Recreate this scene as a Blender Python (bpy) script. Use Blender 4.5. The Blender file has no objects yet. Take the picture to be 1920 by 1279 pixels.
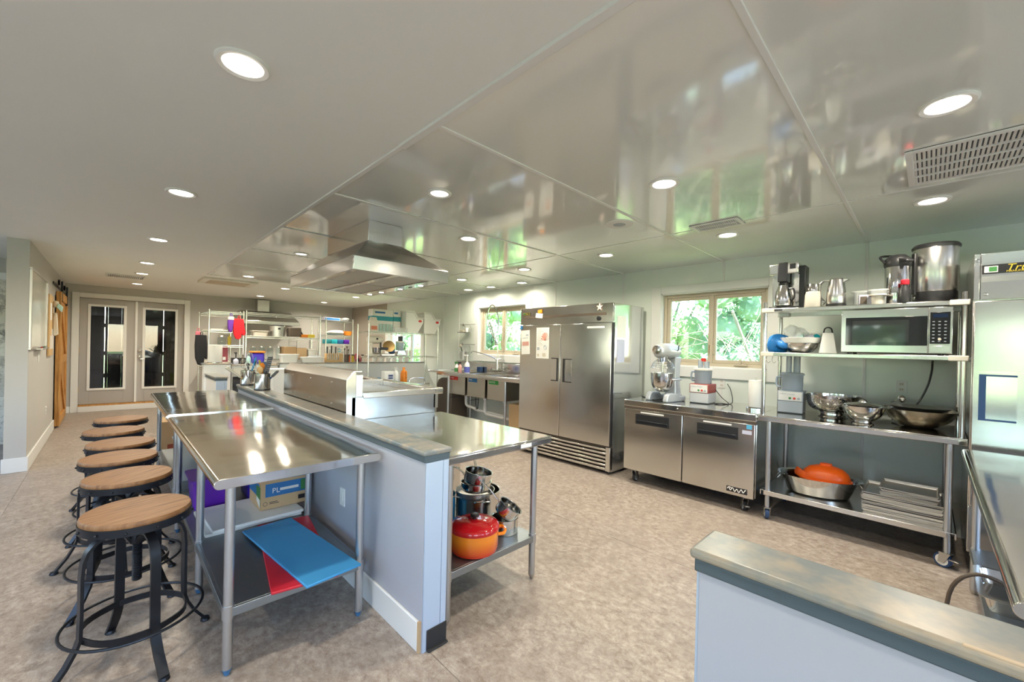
import bpy, bmesh, math, random
from mathutils import Matrix, Vector
random.seed(7)
R = math.radians
PI = math.pi
scn = bpy.context.scene
COL = scn.collection

# ------------------------------------------------------------------ camera
cam_d = bpy.data.cameras.new('camera')
cam = bpy.data.objects.new('camera', cam_d)
COL.objects.link(cam)
scn.camera = cam
cam_d.sensor_fit = 'HORIZONTAL'
cam_d.sensor_width = 36.0
cam_d.lens = 768.306 / 1920 * 36.0
cam_d.shift_y = (656.47 - 639.5) / 1920
cam_d.clip_start = 0.02
_r = Vector((0.714123, -0.699623, 0.023574)); _d = Vector((0.014, -0.019395, -0.999714)); _f = Vector((0.69988, 0.714249, -0.004055))
cam.matrix_world = Matrix(((_r.x, -_d.x, -_f.x, 0), (_r.y, -_d.y, -_f.y, 0), (_r.z, -_d.z, -_f.z, 1.5), (0, 0, 0, 1)))

# ------------------------------------------------------------------ view, world, sun
scn.view_settings.view_transform = 'Standard'
scn.view_settings.look = 'None'
scn.view_settings.gamma = 1.0
scn.view_settings.use_curve_mapping = False
scn.view_settings.exposure = 0.64
scn.cycles.use_denoising = True
scn.cycles.max_bounces = 7
scn.cycles.diffuse_bounces = 4
scn.cycles.glossy_bounces = 4
scn.cycles.transmission_bounces = 6
scn.cycles.transparent_max_bounces = 12
scn.cycles.caustics_reflective = False
scn.cycles.caustics_refractive = False
scn.cycles.sample_clamp_indirect = 6.0
scn.cycles.blur_glossy = 0.5

world = bpy.data.worlds.new('world')
scn.world = world
world.use_nodes = True
_nt = world.node_tree
_bg = _nt.nodes['Background']
_sky = _nt.nodes.new('ShaderNodeTexSky')
_sky.sky_type = 'NISHITA'
_sky.sun_disc = False
_sky.sun_elevation = R(52)
_sky.sun_rotation = R(200)
_sky.air_density = 1.0
_sky.dust_density = 0.4
_nt.links.new(_sky.outputs['Color'], _bg.inputs['Color'])
_bg.inputs['Strength'].default_value = 1.05

sun_d = bpy.data.lights.new('sun', 'SUN')
sun = bpy.data.objects.new('sun', sun_d)
COL.objects.link(sun)
sun_d.energy = 24.0
sun_d.angle = R(1.0)
sun_d.color = (1.0, 0.97, 0.92)
# high sun from behind the camera side; the roof keeps it off the room
sun.rotation_euler = Vector((-0.25, -0.55, 0.95)).to_track_quat('Z', 'Y').to_euler()

LAMP_W = 11.5          # watts of each recessed downlight
LAMP_COL = (1.0, 0.91, 0.74)

# ------------------------------------------------------------------ mesh helpers
class MB:
    """collects shapes and links them as one mesh object"""
    def __init__(s):
        s.v = []; s.f = []
    def add(s, vs, fs, M=None):
        o = len(s.v)
        for p in vs:
            p = Vector(p)
            s.v.append(M @ p if M is not None else p)
        s.f += [tuple(i + o for i in f) for f in fs]
        return s
    def box(s, x0, x1, y0, y1, z0, z1, M=None):
        vs = [(x0,y0,z0),(x1,y0,z0),(x1,y1,z0),(x0,y1,z0),(x0,y0,z1),(x1,y0,z1),(x1,y1,z1),(x0,y1,z1)]
        return s.add(vs, [(0,3,2,1),(4,5,6,7),(0,1,5,4),(1,2,6,5),(2,3,7,6),(3,0,4,7)], M)
    def cyl(s, p0, p1, r0, r1=None, n=14, caps=True):
        p0 = Vector(p0); p1 = Vector(p1)
        r1 = r0 if r1 is None else r1
        q = (p1 - p0).to_track_quat('Z', 'Y').to_matrix()
        vs = []
        for p, r in ((p0, r0), (p1, r1)):
            for i in range(n):
                a = 2*PI*i/n
                vs.append(p + q @ Vector((r*math.cos(a), r*math.sin(a), 0)))
        fs = [(i, (i+1) % n, n+(i+1) % n, n+i) for i in range(n)]
        if caps:
            fs += [tuple(reversed(range(n))), tuple(range(n, 2*n))]
        return s.add(vs, fs)
    def lathe(s, prof, c=(0,0,0), n=24, M=None, cap0=True, cap1=True, sx=1.0, sy=1.0):
        vs = []; fs = []
        for r, z in prof:
            for i in range(n):
                a = 2*PI*i/n
                vs.append((c[0]+r*sx*math.cos(a), c[1]+r*sy*math.sin(a), c[2]+z))
        m = len(prof)
        for k in range(m-1):
            for i in range(n):
                j = (i+1) % n
                fs.append((k*n+i, k*n+j, (k+1)*n+j, (k+1)*n+i))
        if cap0: fs.append(tuple(reversed(range(n))))
        if cap1: fs.append(tuple(range((m-1)*n, m*n)))
        return s.add(vs, fs, M)
    def bowl(s, prof, t=0.004, **k):
        """open vessel: outer profile bottom->top, then back down inside"""
        inner = [(max(r-t, 0.001), z+(t if i == 0 else 0)) for i, (r, z) in enumerate(prof)]
        inner[0] = (max(prof[0][0]-t, 0.001), prof[0][1]+t)
        return s.lathe(list(prof)+list(reversed(inner)), **k)
    def sweep(s, pts, prof, side=None, closed=False):
        """sweep a 2-D profile [(a,b)] along pts; a along side, b along the normal"""
        pts = [Vector(p) for p in pts]; n = len(pts); m = len(prof)
        vs = []; N = None
        for i, p in enumerate(pts):
            if closed: t = pts[(i+1) % n]-pts[i-1]
            else: t = pts[min(i+1, n-1)]-pts[max(i-1, 0)]
            t.normalize()
            if side is not None:
                sd = Vector(side); sd = (sd - t*sd.dot(t)).normalized()
            else:
                if N is None:
                    u = Vector((0,0,1)) if abs(t.z) < .9 else Vector((1,0,0))
                    N = u.cross(t).normalized()
                else:
                    N = (N - t*N.dot(t)).normalized()
                sd = N
            b = t.cross(sd)
            for a, c in prof: vs.append(p+sd*a+b*c)
        fs = []
        for i in range(n if closed else n-1):
            j = (i+1) % n
            for k in range(m):
                l = (k+1) % m
                fs.append((i*m+k, i*m+l, j*m+l, j*m+k))
        if not closed:
            fs += [tuple(reversed(range(m))), tuple(range((n-1)*m, n*m))]
        return s.add(vs, fs)
    def tube(s, pts, r, n=8, closed=False, sm=True):
        if sm and not closed and len(pts) >= 4:      # round the path through its points
            P = [Vector(p) for p in pts]; P = [P[0]*2-P[1]]+P+[P[-1]*2-P[-2]]; out = []
            for i in range(1, len(P)-2):
                for k in range(4):
                    t = k/4
                    out.append(.5*((2*P[i])+(P[i+1]-P[i-1])*t+(2*P[i-1]-5*P[i]+4*P[i+1]-P[i+2])*t*t+(3*P[i]-P[i-1]-3*P[i+1]+P[i+2])*t**3))
            pts = out+[P[-2]]
        return s.sweep(pts, [(r*math.cos(2*PI*i/n), r*math.sin(2*PI*i/n)) for i in range(n)], None, closed)
    def bar(s, pts, w, t, side, closed=False):
        return s.sweep(pts, [(-w/2,-t/2),(w/2,-t/2),(w/2,t/2),(-w/2,t/2)], side, closed)
    def torus(s, c, Rr, r, n=32, m=8, M=None):
        pts = [Vector((c[0]+Rr*math.cos(2*PI*i/n), c[1]+Rr*math.sin(2*PI*i/n), c[2])) for i in range(n)]
        if M is not None: pts = [M @ p for p in pts]
        return s.tube(pts, r, m, True)
    def prism(s, poly, h0, h1, axis='z', M=None):
        """extrude a 2-D polygon along an axis (x: poly is (y,z); y: (x,z); z: (x,y))"""
        n = len(poly); vs = []
        for h in (h0, h1):
            for a, b in poly:
                vs.append({'x': (h,a,b), 'y': (a,h,b), 'z': (a,b,h)}[axis])
        fs = [(i, (i+1) % n, n+(i+1) % n, n+i) for i in range(n)]
        fs += [tuple(reversed(range(n))), tuple(range(n, 2*n))]
        return s.add(vs, fs, M)
    def loft(s, rings):
        n = len(rings[0]); vs = [p for r in rings for p in r]; fs = []
        for k in range(len(rings)-1):
            for i in range(n):
                j = (i+1) % n
                fs.append((k*n+i, k*n+j, (k+1)*n+j, (k+1)*n+i))
        fs += [tuple(reversed(range(n))), tuple(range((len(rings)-1)*n, len(rings)*n))]
        return s.add(vs, fs)
    def ball(s, c, r, n=16, m=10, sx=1, sy=1, sz=1, M=None):
        pr = [(max(r*math.sin(PI*k/m), 1e-4), -r*sz*math.cos(PI*k/m)) for k in range(m+1)]
        return s.lathe(pr, c, n, M, True, True, sx, sy)
    def mesh(s, name):
        me = bpy.data.meshes.new(name)
        me.from_pydata([tuple(p) for p in s.v], [], s.f)
        bm = bmesh.new(); bm.from_mesh(me)
        bmesh.ops.recalc_face_normals(bm, faces=bm.faces)
        bm.to_mesh(me); bm.free()
        for p in me.polygons: p.use_smooth = True
        me.set_sharp_from_angle(angle=R(38))
        return me
    def build(s, name, mat, parent=None, bevel=0, seg=2):
        return link(name, s.mesh(name), mat, parent, bevel, seg)

def link(name, me, mat, parent=None, bevel=0, seg=2):
    o = bpy.data.objects.new(name, me)
    if mat is not None and not me.materials: me.materials.append(mat)
    COL.objects.link(o)
    if parent is not None: o.parent = parent
    if bevel:
        b = o.modifiers.new('bevel', 'BEVEL'); b.width = bevel; b.segments = seg
        b.limit_method = 'ANGLE'; b.angle_limit = R(40)
    return o

def tag(o, label=None, cat=None, group=None, kind=None):
    if label: o['label'] = label
    if cat: o['category'] = cat
    if group: o['group'] = group
    if kind: o['kind'] = kind
    return o

def thing(name, label, cat, loc=(0,0,0), rz=0, group=None):
    o = bpy.data.objects.new(name, None)
    o.empty_display_size = 0.1
    COL.objects.link(o); o.location = loc; o.rotation_euler = (0, 0, R(rz))
    return tag(o, label, cat, group)

def place(o, loc, rz=0, rx=0, ry=0):
    o.location = loc; o.rotation_euler = (R(rx), R(ry), R(rz)); return o

def copy_tree(o, parent=None):
    c = o.copy(); COL.objects.link(c); c.parent = parent
    for ch in list(o.children): copy_tree(ch, c)
    return c

def text(name, body, size, mat, parent, loc, rot, italic=0.0, align='LEFT', ext=0.0006):
    cu = bpy.data.curves.new(name, 'FONT'); cu.body = body; cu.size = size; cu.extrude = ext
    cu.shear = italic; cu.align_x = align; cu.resolution_u = 2
    o = bpy.data.objects.new(name, cu); COL.objects.link(o); cu.materials.append(mat)
    dg = bpy.context.evaluated_depsgraph_get()
    me = bpy.data.meshes.new_from_object(o.evaluated_get(dg)); me.name = name
    bpy.data.objects.remove(o)
    if not me.materials: me.materials.append(mat)
    o = bpy.data.objects.new(name, me); COL.objects.link(o)
    o.parent = parent; o.location = loc; o.rotation_euler = rot
    o['kind'] = 'stuff'
    return o

# ------------------------------------------------------------------ materials
MATS = {}
def base(name, col, rough=0.5, metal=0.0, spec=0.5, emit=None, es=0.0, coat=0.0, trans=0.0, alpha=1.0):
    m = bpy.data.materials.new(name); m.use_nodes = True
    b = m.node_tree.nodes['Principled BSDF']
    b.inputs['Base Color'].default_value = (*col, 1)
    b.inputs['Roughness'].default_value = rough
    b.inputs['Metallic'].default_value = metal
    b.inputs['Specular IOR Level'].default_value = spec
    b.inputs['Coat Weight'].default_value = coat
    b.inputs['Transmission Weight'].default_value = trans
    b.inputs['Alpha'].default_value = alpha
    if emit:
        b.inputs['Emission Color'].default_value = (*emit, 1)
        b.inputs['Emission Strength'].default_value = es
    MATS[name] = m
    return m
def N(m, t): return m.node_tree.nodes.new(t)
def L(m, a, b): m.node_tree.links.new(a, b)
def coords(m, scale=(1,1,1)):
    tc = N(m, 'ShaderNodeTexCoord'); mp = N(m, 'ShaderNodeMapping')
    mp.inputs['Scale'].default_value = scale
    L(m, tc.outputs['Object'], mp.inputs['Vector'])
    return mp.outputs['Vector']
def noise(m, scale=5, detail=4, rough=.55, sc=(1,1,1), dist=0):
    n = N(m, 'ShaderNodeTexNoise'); n.inputs['Scale'].default_value = scale
    n.inputs['Detail'].default_value = detail; n.inputs['Roughness'].default_value = rough
    n.inputs['Distortion'].default_value = dist
    L(m, coords(m, sc), n.inputs['Vector'])
    return n.outputs['Fac']
def ramp(m, fac, stops):
    r = N(m, 'ShaderNodeValToRGB'); e = r.color_ramp.elements
    while len(e) < len(stops): e.new(.5)
    for i, (p, c) in enumerate(stops):
        e[i].position = p; e[i].color = (*c, 1) if len(c) == 3 else c
    L(m, fac, r.inputs['Fac']); return r.outputs['Color']
def mapr(m, fac, a, b, lo=0.3, hi=0.7):
    r = N(m, 'ShaderNodeMapRange')
    r.inputs['From Min'].default_value = lo; r.inputs['From Max'].default_value = hi
    r.inputs['To Min'].default_value = a; r.inputs['To Max'].default_value = b
    L(m, fac, r.inputs['Value']); return r.outputs['Result']
def bump(m, h, strength=.1, dist=.01):
    b = N(m, 'ShaderNodeBump'); b.inputs['Strength'].default_value = strength; b.inputs['Distance'].default_value = dist
    L(m, h, b.inputs['Height']); L(m, b.outputs['Normal'], bs(m).inputs['Normal'])
def bs(m): return m.node_tree.nodes['Principled BSDF']
def mixc(m, fac, a, b, mode='MIX'):
    x = N(m, 'ShaderNodeMix'); x.data_type = 'RGBA'; x.blend_type = mode
    if isinstance(fac, (int, float)): x.inputs['Factor'].default_value = fac
    else: L(m, fac, x.inputs['Factor'])
    for i, c in ((6, a), (7, b)):
        if isinstance(c, tuple): x.inputs[i].default_value = (*c, 1)
        else: L(m, c, x.inputs[i])
    return x.outputs[2]

def steel(name, col=(.68,.665,.64), rough=.22, sc=(.15,.15,60), wav=.02, wsc=3.0):
    m = base(name, col, rough, 1.0)
    f = noise(m, 14, 3, .6, sc)
    L(m, mapr(m, f, rough*.96, rough*1.05), bs(m).inputs['Roughness'])
    w = noise(m, wsc, 2, .5)
    bump(m, w, wav, .05)
    return m
STEEL = steel('brushed_steel', sc=(60,60,.15), rough=.24)
STEEL_H = steel('brushed_steel_horizontal', rough=.20)
STEEL_D = steel('brushed_steel_doors', (.64,.625,.60), rough=.17, sc=(.15,.15,50), wav=.05, wsc=2.0)
STEEL_T = steel('polished_steel_worktop', (.74,.72,.68), rough=.11, sc=(2,40,1), wav=.08, wsc=2.2)
STEEL_G = steel('backguard_steel', (.40,.37,.33), .20, (.15,.15,50), .05)
STEEL_S = steel('range_side_steel', (.50,.535,.58), .2, (3,3,3), .05)
STEEL_P = base('polished_steel', (.66,.65,.63), .12, 1.0)
STEEL_B = base('worn_steel', (.50,.49,.47), .33, 1.0)
CHROME = base('chrome', (.72,.72,.72), .08, 1.0)
GALV = steel('galvanised_steel', (.52,.535,.55), .34, (6,6,6), .01)
GALV_D = steel('galvanised_shelf', (.30,.33,.35), .42, (5,5,5), .02)
ALU = base('dull_aluminium', (.60,.59,.57), .38, 1.0)
WIRE = base('chrome_wire', (.68,.69,.66), .22, 1.0)
BLACKM = base('black_iron', (.022,.025,.032), .36, .6)
BLACKP = base('black_plastic', (.018,.018,.02), .35)
BLACKR = base('black_rubber', (.02,.02,.022), .7)
DGLASS = base('dark_glass', (.012,.014,.016), .05, 0, .6)
WHITEP = base('white_plastic', (.80,.80,.77), .4)
CREAMP = base('cream_plastic', (.72,.68,.60), .45)
GREYP = base('grey_plastic', (.40,.44,.49), .45)
WPAINT = base('white_trim_paint', (.82,.82,.80), .38)
PAPER = base('white_paper', (.80,.79,.76), .8)
CARD = base('cardboard', (.45,.29,.15), .85)
CARD2 = base('pale_cardboard', (.55,.38,.21), .85)
BLUEP = base('blue_polyethylene', (.05,.30,.60), .5)
REDP = base('red_polyethylene', (.55,.012,.03), .45)
PURPLE = base('purple_plastic', (.13,.015,.42), .35)
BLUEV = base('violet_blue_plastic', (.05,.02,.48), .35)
TEAL = base('teal_print', (.03,.30,.36), .6)
BLUEPR = base('blue_print', (.03,.17,.42), .6)
GREENPR = base('green_print', (.05,.22,.06), .6)
REDPR = base('red_print', (.62,.03,.02), .5)
YELLOW = base('yellow_print', (.70,.55,.06), .5)
ORANGE = base('orange_silicone', (.85,.12,.008), .35)
ORANGEP = base('orange_plastic', (.85,.26,.02), .4)
REDCLOTH = base('red_quilted_cotton', (.62,.01,.02), .9)
PURCLOTH = base('purple_cotton', (.12,.03,.30), .9)
PINKCLOTH = base('pink_cotton', (.60,.16,.20), .9)
BLACKCLOTH = base('black_cotton', (.012,.012,.014), .9)
CREAMCLOTH = base('cream_cotton', (.62,.56,.46), .9)
WOOD_L = base('pale_wood', (.62,.40,.18), .55)
BROWNP = base('brown_plastic', (.10,.075,.055), .5)
LIME = base('lime_plastic', (.45,.62,.05), .5)
MINT = base('mint_plastic', (.42,.68,.64), .4)
NAVY = base('navy_plastic', (.015,.05,.14), .4)
BLUEC = base('blue_enamel', (.02,.25,.52), .18)
ENRED = base('red_enamel', (.50,.008,.012), .10, coat=.5)
LAVP = base('lavender_paper', (.55,.55,.66), .8)
AQUA = base('aqua_plastic', (.02,.50,.62), .35)
CLEARP = base('clear_plastic', (.85,.88,.88), .15, alpha=.35)
CLEARB = base('milky_plastic_bag', (.80,.86,.88), .22, alpha=.30)
LENS = base('lamp_lens', (.9,.9,.88), .4, emit=(1.0,.90,.74), es=9.0)
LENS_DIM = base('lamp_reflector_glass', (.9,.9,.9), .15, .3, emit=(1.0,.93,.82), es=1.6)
LENS_OFF = base('lamp_reflector', (.85,.85,.85), .12, .8)
BRASS = base('aged_brass', (.42,.28,.12), .35, 1.0)
BRONZE = base('bronze_vinyl_frame', (.50,.40,.27), .5)
TANV = base('tan_window_vinyl', (.58,.50,.38), .5)
GRAYV = base('grey_door_paint', (.43,.41,.385), .45)
GLASSM = bpy.data.materials.new('window_glass'); GLASSM.use_nodes = True
def _glass(m, rough=0.0, tint=(1,1,1)):
    nt = m.node_tree; nt.nodes.clear()
    o = nt.nodes.new('ShaderNodeOutputMaterial'); mx = nt.nodes.new('ShaderNodeMixShader')
    t = nt.nodes.new('ShaderNodeBsdfTransparent'); g = nt.nodes.new('ShaderNodeBsdfGlossy'); fr = nt.nodes.new('ShaderNodeFresnel')
    ge = nt.nodes.new('ShaderNodeNewGeometry'); mr = nt.nodes.new('ShaderNodeMapRange')
    mr.inputs['To Min'].default_value = 1.5; mr.inputs['To Max'].default_value = 1/1.5
    nt.links.new(ge.outputs['Backfacing'], mr.inputs['Value']); nt.links.new(mr.outputs['Result'], fr.inputs['IOR'])
    g.inputs['Roughness'].default_value = rough
    t.inputs['Color'].default_value = (*tint, 1)
    nt.links.new(fr.outputs[0], mx.inputs[0]); nt.links.new(t.outputs[0], mx.inputs[1]); nt.links.new(g.outputs[0], mx.inputs[2])
    nt.links.new(mx.outputs[0], o.inputs[0])
_glass(GLASSM)
JARM = bpy.data.materials.new('jar_glass'); JARM.use_nodes = True
_glass(JARM, .05, (.86,.92,.92))

# enamel pot fading from orange to red toward its foot
ENORA = base('flame_enamel', (.85,.22,.01), .12, coat=.5)
_tc = N(ENORA, 'ShaderNodeTexCoord'); _sp = N(ENORA, 'ShaderNodeSeparateXYZ')
L(ENORA, _tc.outputs['Object'], _sp.inputs[0])
L(ENORA, ramp(ENORA, mapr(ENORA, _sp.outputs['Z'], 0, 1, .0, .13), [(0.1, (.62,.03,.005)), (.75, (.88,.25,.012))]), bs(ENORA).inputs['Base Color'])

# painted drywall, warm white; ceiling paint
def paint(name, col, rough=.6):
    m = base(name, col, rough)
    f = noise(m, 1.3, 3)
    c2 = tuple(x*.95 for x in col)
    L(m, mixc(m, f, col, c2), bs(m).inputs['Base Color'])
    bump(m, noise(m, 160, 2), .04, .002)
    return m
WALLP = paint('cream_wall_paint', (.54,.52,.49))
WALLB = paint('taupe_wall_paint', (.42,.37,.31))
CEILP = paint('ceiling_paint', (.90,.91,.87), .7)
HALFP = paint('half_wall_paint', (.45,.465,.53), .42)
ENDP = paint('end_board_paint', (.45,.54,.68), .4)
FRP = base('gloss_panel', (.84,.87,.83), .09, 0, .9, coat=.6)
bs(FRP).inputs['Coat Roughness'].default_value = .05
bs(FRP).inputs['Coat IOR'].default_value = 1.6
bump(FRP, noise(FRP, 220, 2), .015, .002)
_w = noise(FRP, 1.6, 2)
L(FRP, mapr(FRP, _w, .06, .14), bs(FRP).inputs['Roughness'])
FRPW = base('wall_panel', (.82,.87,.81), .16, 0, .5)
bump(FRPW, noise(FRPW, 200, 2), .02, .002)

# marbled linoleum
FLOORM = base('marbled_linoleum', (.45,.38,.32), .42)
_a = noise(FLOORM, 1.1, 5, .6, (1.0,.55,1))
_b = noise(FLOORM, 24, 9, .75, (1.0,.7,1), .3)
_c = noise(FLOORM, 75, 5, .7, (1,.6,1), .4)
_d = noise(FLOORM, 110, 4, .7, (1,.7,1), .2)
_h = noise(FLOORM, 4, 5, .6)
_c1 = ramp(FLOORM, _b, [(.28, (.12,.088,.07)), (.43, (.28,.225,.185)), (.57, (.42,.36,.31)), (.74, (.60,.545,.495))])
_c2 = mixc(FLOORM, mapr(FLOORM, _a, 0, .4, .35, .7), _c1, (.36,.295,.24))
_c3 = mixc(FLOORM, mapr(FLOORM, _c, 0.0, .5, .56, .70), _c2, (.19,.15,.125))
_c4 = mixc(FLOORM, mapr(FLOORM, _d, 0, .4, .54, .68), _c3, (.62,.57,.54))
_c5 = mixc(FLOORM, mapr(FLOORM, _h, 0, .55, .46, .72), _c4, (.255,.205,.17))
L(FLOORM, _c5, bs(FLOORM).inputs['Base Color'])
L(FLOORM, mapr(FLOORM, _b, .36, .5), bs(FLOORM).inputs['Roughness'])

# worn zinc-like bar cap: grey paint with tan rubbed edges
CAPM = base('rubbed_grey_cap', (.20,.22,.22), .30)
_a = noise(CAPM, 3.5, 5, .6, (1,.5,1))
_c1 = ramp(CAPM, _a, [(.3, (.12,.155,.18)), (.5, (.20,.22,.22)), (.68, (.29,.275,.235))])
_g = N(CAPM, 'ShaderNodeNewGeometry')
_e = N(CAPM, 'ShaderNodeMath'); _e.operation = 'MULTIPLY'
L(CAPM, mapr(CAPM, _g.outputs['Pointiness'], 0, 1, .52, .58), _e.inputs[0]); L(CAPM, mapr(CAPM, noise(CAPM, 5, 4, .7), 0, 1, .45, .62), _e.inputs[1])
L(CAPM, mixc(CAPM, _e.outputs[0], _c1, (.50,.38,.26)), bs(CAPM).inputs['Base Color'])
CAPE = base('blue_grey_moulding', (.075,.105,.125), .4)
CAPW = base('rubbed_bare_edge', (.50,.38,.26), .5)

# stool timber
SEATM = base('oiled_stool_timber', (.42,.24,.12), .5)
_a = noise(SEATM, 5, 6, .65, (1.0, 9, 1), .6)
L(SEATM, ramp(SEATM, _a, [(.28, (.11,.045,.017)), (.5, (.25,.115,.042)), (.72, (.36,.19,.085))]), bs(SEATM).inputs['Base Color'])
# barn door timber
BARNM = base('honey_pine', (.55,.27,.07), .5)
_a = noise(BARNM, 3, 6, .6, (14, 14, 1), .5)
L(BARNM, ramp(BARNM, _a, [(.3, (.36,.15,.03)), (.55, (.60,.30,.08)), (.75, (.68,.40,.14))]), bs(BARNM).inputs['Base Color'])
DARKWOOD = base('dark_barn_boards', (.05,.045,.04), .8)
# shelf pan with flour specks
SPECK = steel('floury_undershelf', (.28,.31,.33), .40, (4,4,4), .02)
_a = noise(SPECK, 26, 3, .75)
L(SPECK, mapr(SPECK, _a, 1.0, 0.0, .72, .75), bs(SPECK).inputs['Metallic'])
L(SPECK, mixc(SPECK, mapr(SPECK, _a, 0, 1, .72, .75), (.28,.31,.33), (.75,.75,.72)), bs(SPECK).inputs['Base Color'])
# foliage
def leafmat(name, a, b):
    m = base(name, a, .5)
    oi = N(m, 'ShaderNodeNewGeometry')
    f = noise(m, 2.2, 3)
    L(m, ramp(m, f, [(.3, a), (.7, b)]), bs(m).inputs['Base Color'])
    t = N(m, 'ShaderNodeBsdfTranslucent'); L(m, ramp(m, f, [(.3, a), (.7, b)]), t.inputs['Color'])
    mx = N(m, 'ShaderNodeMixShader'); mx.inputs[0].default_value = .35
    out = m.node_tree.nodes['Material Output']
    L(m, bs(m).outputs[0], mx.inputs[1]); L(m, t.outputs[0], mx.inputs[2]); L(m, mx.outputs[0], out.inputs[0])
    return m
LEAF1 = leafmat('bright_leaves', (.32,.50,.22), (.62,.76,.46))
LEAF2 = leafmat('blue_green_leaves', (.28,.46,.28), (.55,.70,.50))
BARKM = base('pale_bark', (.30,.26,.20), .9)
BOUNCEM = base('bounce_surface', (.52,.50,.46), .9)  # surface of the added ground that sets the bounced light
L(BOUNCEM, ramp(BOUNCEM, noise(BOUNCEM, 8, 6), [(.3, (.09,.095,.11)), (.7, (.15,.16,.18))]), bs(BOUNCEM).inputs['Base Color'])
GRASSM = base('lawn_grass', (.14,.26,.06), .9)
L(GRASSM, ramp(GRASSM, noise(GRASSM, 3, 5), [(.3, (.10,.20,.04)), (.7, (.26,.36,.12))]), bs(GRASSM).inputs['Base Color'])
# black and white collage paper
COLL = base('collage_wallpaper', (.7,.68,.6), .7)
_tc = coords(COLL, (1.6, 1.6, 2.2))
_v = N(COLL, 'ShaderNodeTexVoronoi'); _v.inputs['Scale'].default_value = 1.5; _v.distance = 'CHEBYCHEV'
L(COLL, _tc, _v.inputs['Vector'])
_bw = N(COLL, 'ShaderNodeRGBToBW'); L(COLL, _v.outputs['Color'], _bw.inputs[0])
_n = noise(COLL, 7, 5, .8)
_k = mixc(COLL, .45, ramp(COLL, _bw.outputs[0], [(.25, (.03,.03,.03)), (.4, (.55,.53,.46)), (.6, (.72,.70,.62))]),
          ramp(COLL, _n, [(.42, (.03,.03,.03)), (.52, (.75,.73,.65))]))
L(COLL, _k, bs(COLL).inputs['Base Color'])

# ================================================================== THE SETTING
CEIL = 2.585
def struct(name, mb, mat, label=None, parent=None, bevel=0):
    o = mb.build(name, mat, parent, bevel)
    if parent is None: tag(o, label, None, None, 'structure')
    return o
def wall_mb(axis, a, b, u0, u1, z0, z1, holes=()):
    """slab between a and b on the axis, running u0..u1, with rectangular holes"""
    m = MB()
    us = sorted({u0, u1, *[h[0] for h in holes], *[h[1] for h in holes]})
    zs = sorted({z0, z1, *[h[2] for h in holes], *[h[3] for h in holes]})
    for i in range(len(us)-1):
        for k in range(len(zs)-1):
            cu = (us[i]+us[i+1])/2; cz = (zs[k]+zs[k+1])/2
            if any(h[0] < cu < h[1] and h[2] < cz < h[3] for h in holes): continue
            if axis == 'x': m.box(a, b, us[i], us[i+1], zs[k], zs[k+1])
            else: m.box(us[i], us[i+1], a, b, zs[k], zs[k+1])
    return m

# floor: base slab with linoleum sheets laid on it, hairline joints between them
fl = struct('floor', MB().box(-3.8, 5.3, -3.4, 12.2, -.12, -.004), FLOORM, 'marbled beige linoleum floor of the kitchen')
for x0, x1 in ((-3.8, -2.4), (-2.4, -.63), (-.63, 1.14), (1.14, 2.9), (2.9, 4.67), (4.67, 5.3)):
    MB().box(x0+.0015, x1-.0015, -3.4, 12.2, -.004, 0).build('linoleum_sheet', FLOORM, fl)
struct('ground', MB().box(-60, 60, -60, 70, -.5, -.35), GRASSM, 'grass around the building')

struct('ground_bounce', MB().box(-16, -3.8, -14, 14, -.36, -.30).box(-3.8, 14, -14, -3.4, -.36, -.30), BOUNCEM, 'added ground slab setting the bounced light at the side and rear windows')  # unseen slab added to control light bounced up through the windows

# ceiling: painted board, with glossy panels and battens under its kitchen half
ce = struct('ceiling', MB().box(-3.8, 5.3, -3.4, 12.2, CEIL+.012, CEIL+.2), CEILP, 'warm white ceiling')
struct('roof', MB().box(-4.3, 5.75, -3.9, 12.7, CEIL+.2, CEIL+.4), CEILP, 'roof slab above the ceiling')
MB().box(-3.8, 1.115, -3.4, 12.2, CEIL, CEIL+.012).build('painted_board', CEILP, ce)
MB().box(1.115, 5.3, 8.22, 12.2, CEIL, CEIL+.012).build('painted_board', CEILP, ce)
PY = [-3.4, -2.1, -.835, .437, 1.71, 3.02, 4.25, 5.52, 6.80, 8.22]
PX = [1.115, 3.67, 5.3]
for i in range(2):
    for k in range(len(PY)-1):
        MB().box(PX[i]+.002, PX[i+1]-.002, PY[k]+.002, PY[k+1]-.002, CEIL, CEIL+.012).build('gloss_panel', FRP, ce)
for y in PY[1:-1]:
    MB().box(1.13, 5.11, y-.013, y+.013, CEIL-.006, CEIL+.004).build('batten', WPAINT, ce, .003)
MB().box(3.664, 3.676, -3.4, 8.2, CEIL-.003, CEIL+.004).build('batten', WPAINT, ce)
MB().box(1.095, 1.135, -3.4, 2.03, CEIL-.014, CEIL+.004).build('edge_trim', WPAINT, ce, .003)
MB().box(1.10, 1.13, 2.03, 8.22, CEIL-.009, CEIL+.004).build('edge_trim', WPAINT, ce, .003)
MB().box(1.10, 5.11, 8.205, 8.235, CEIL-.009, CEIL+.004).build('edge_trim', WPAINT, ce, .003)

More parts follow.
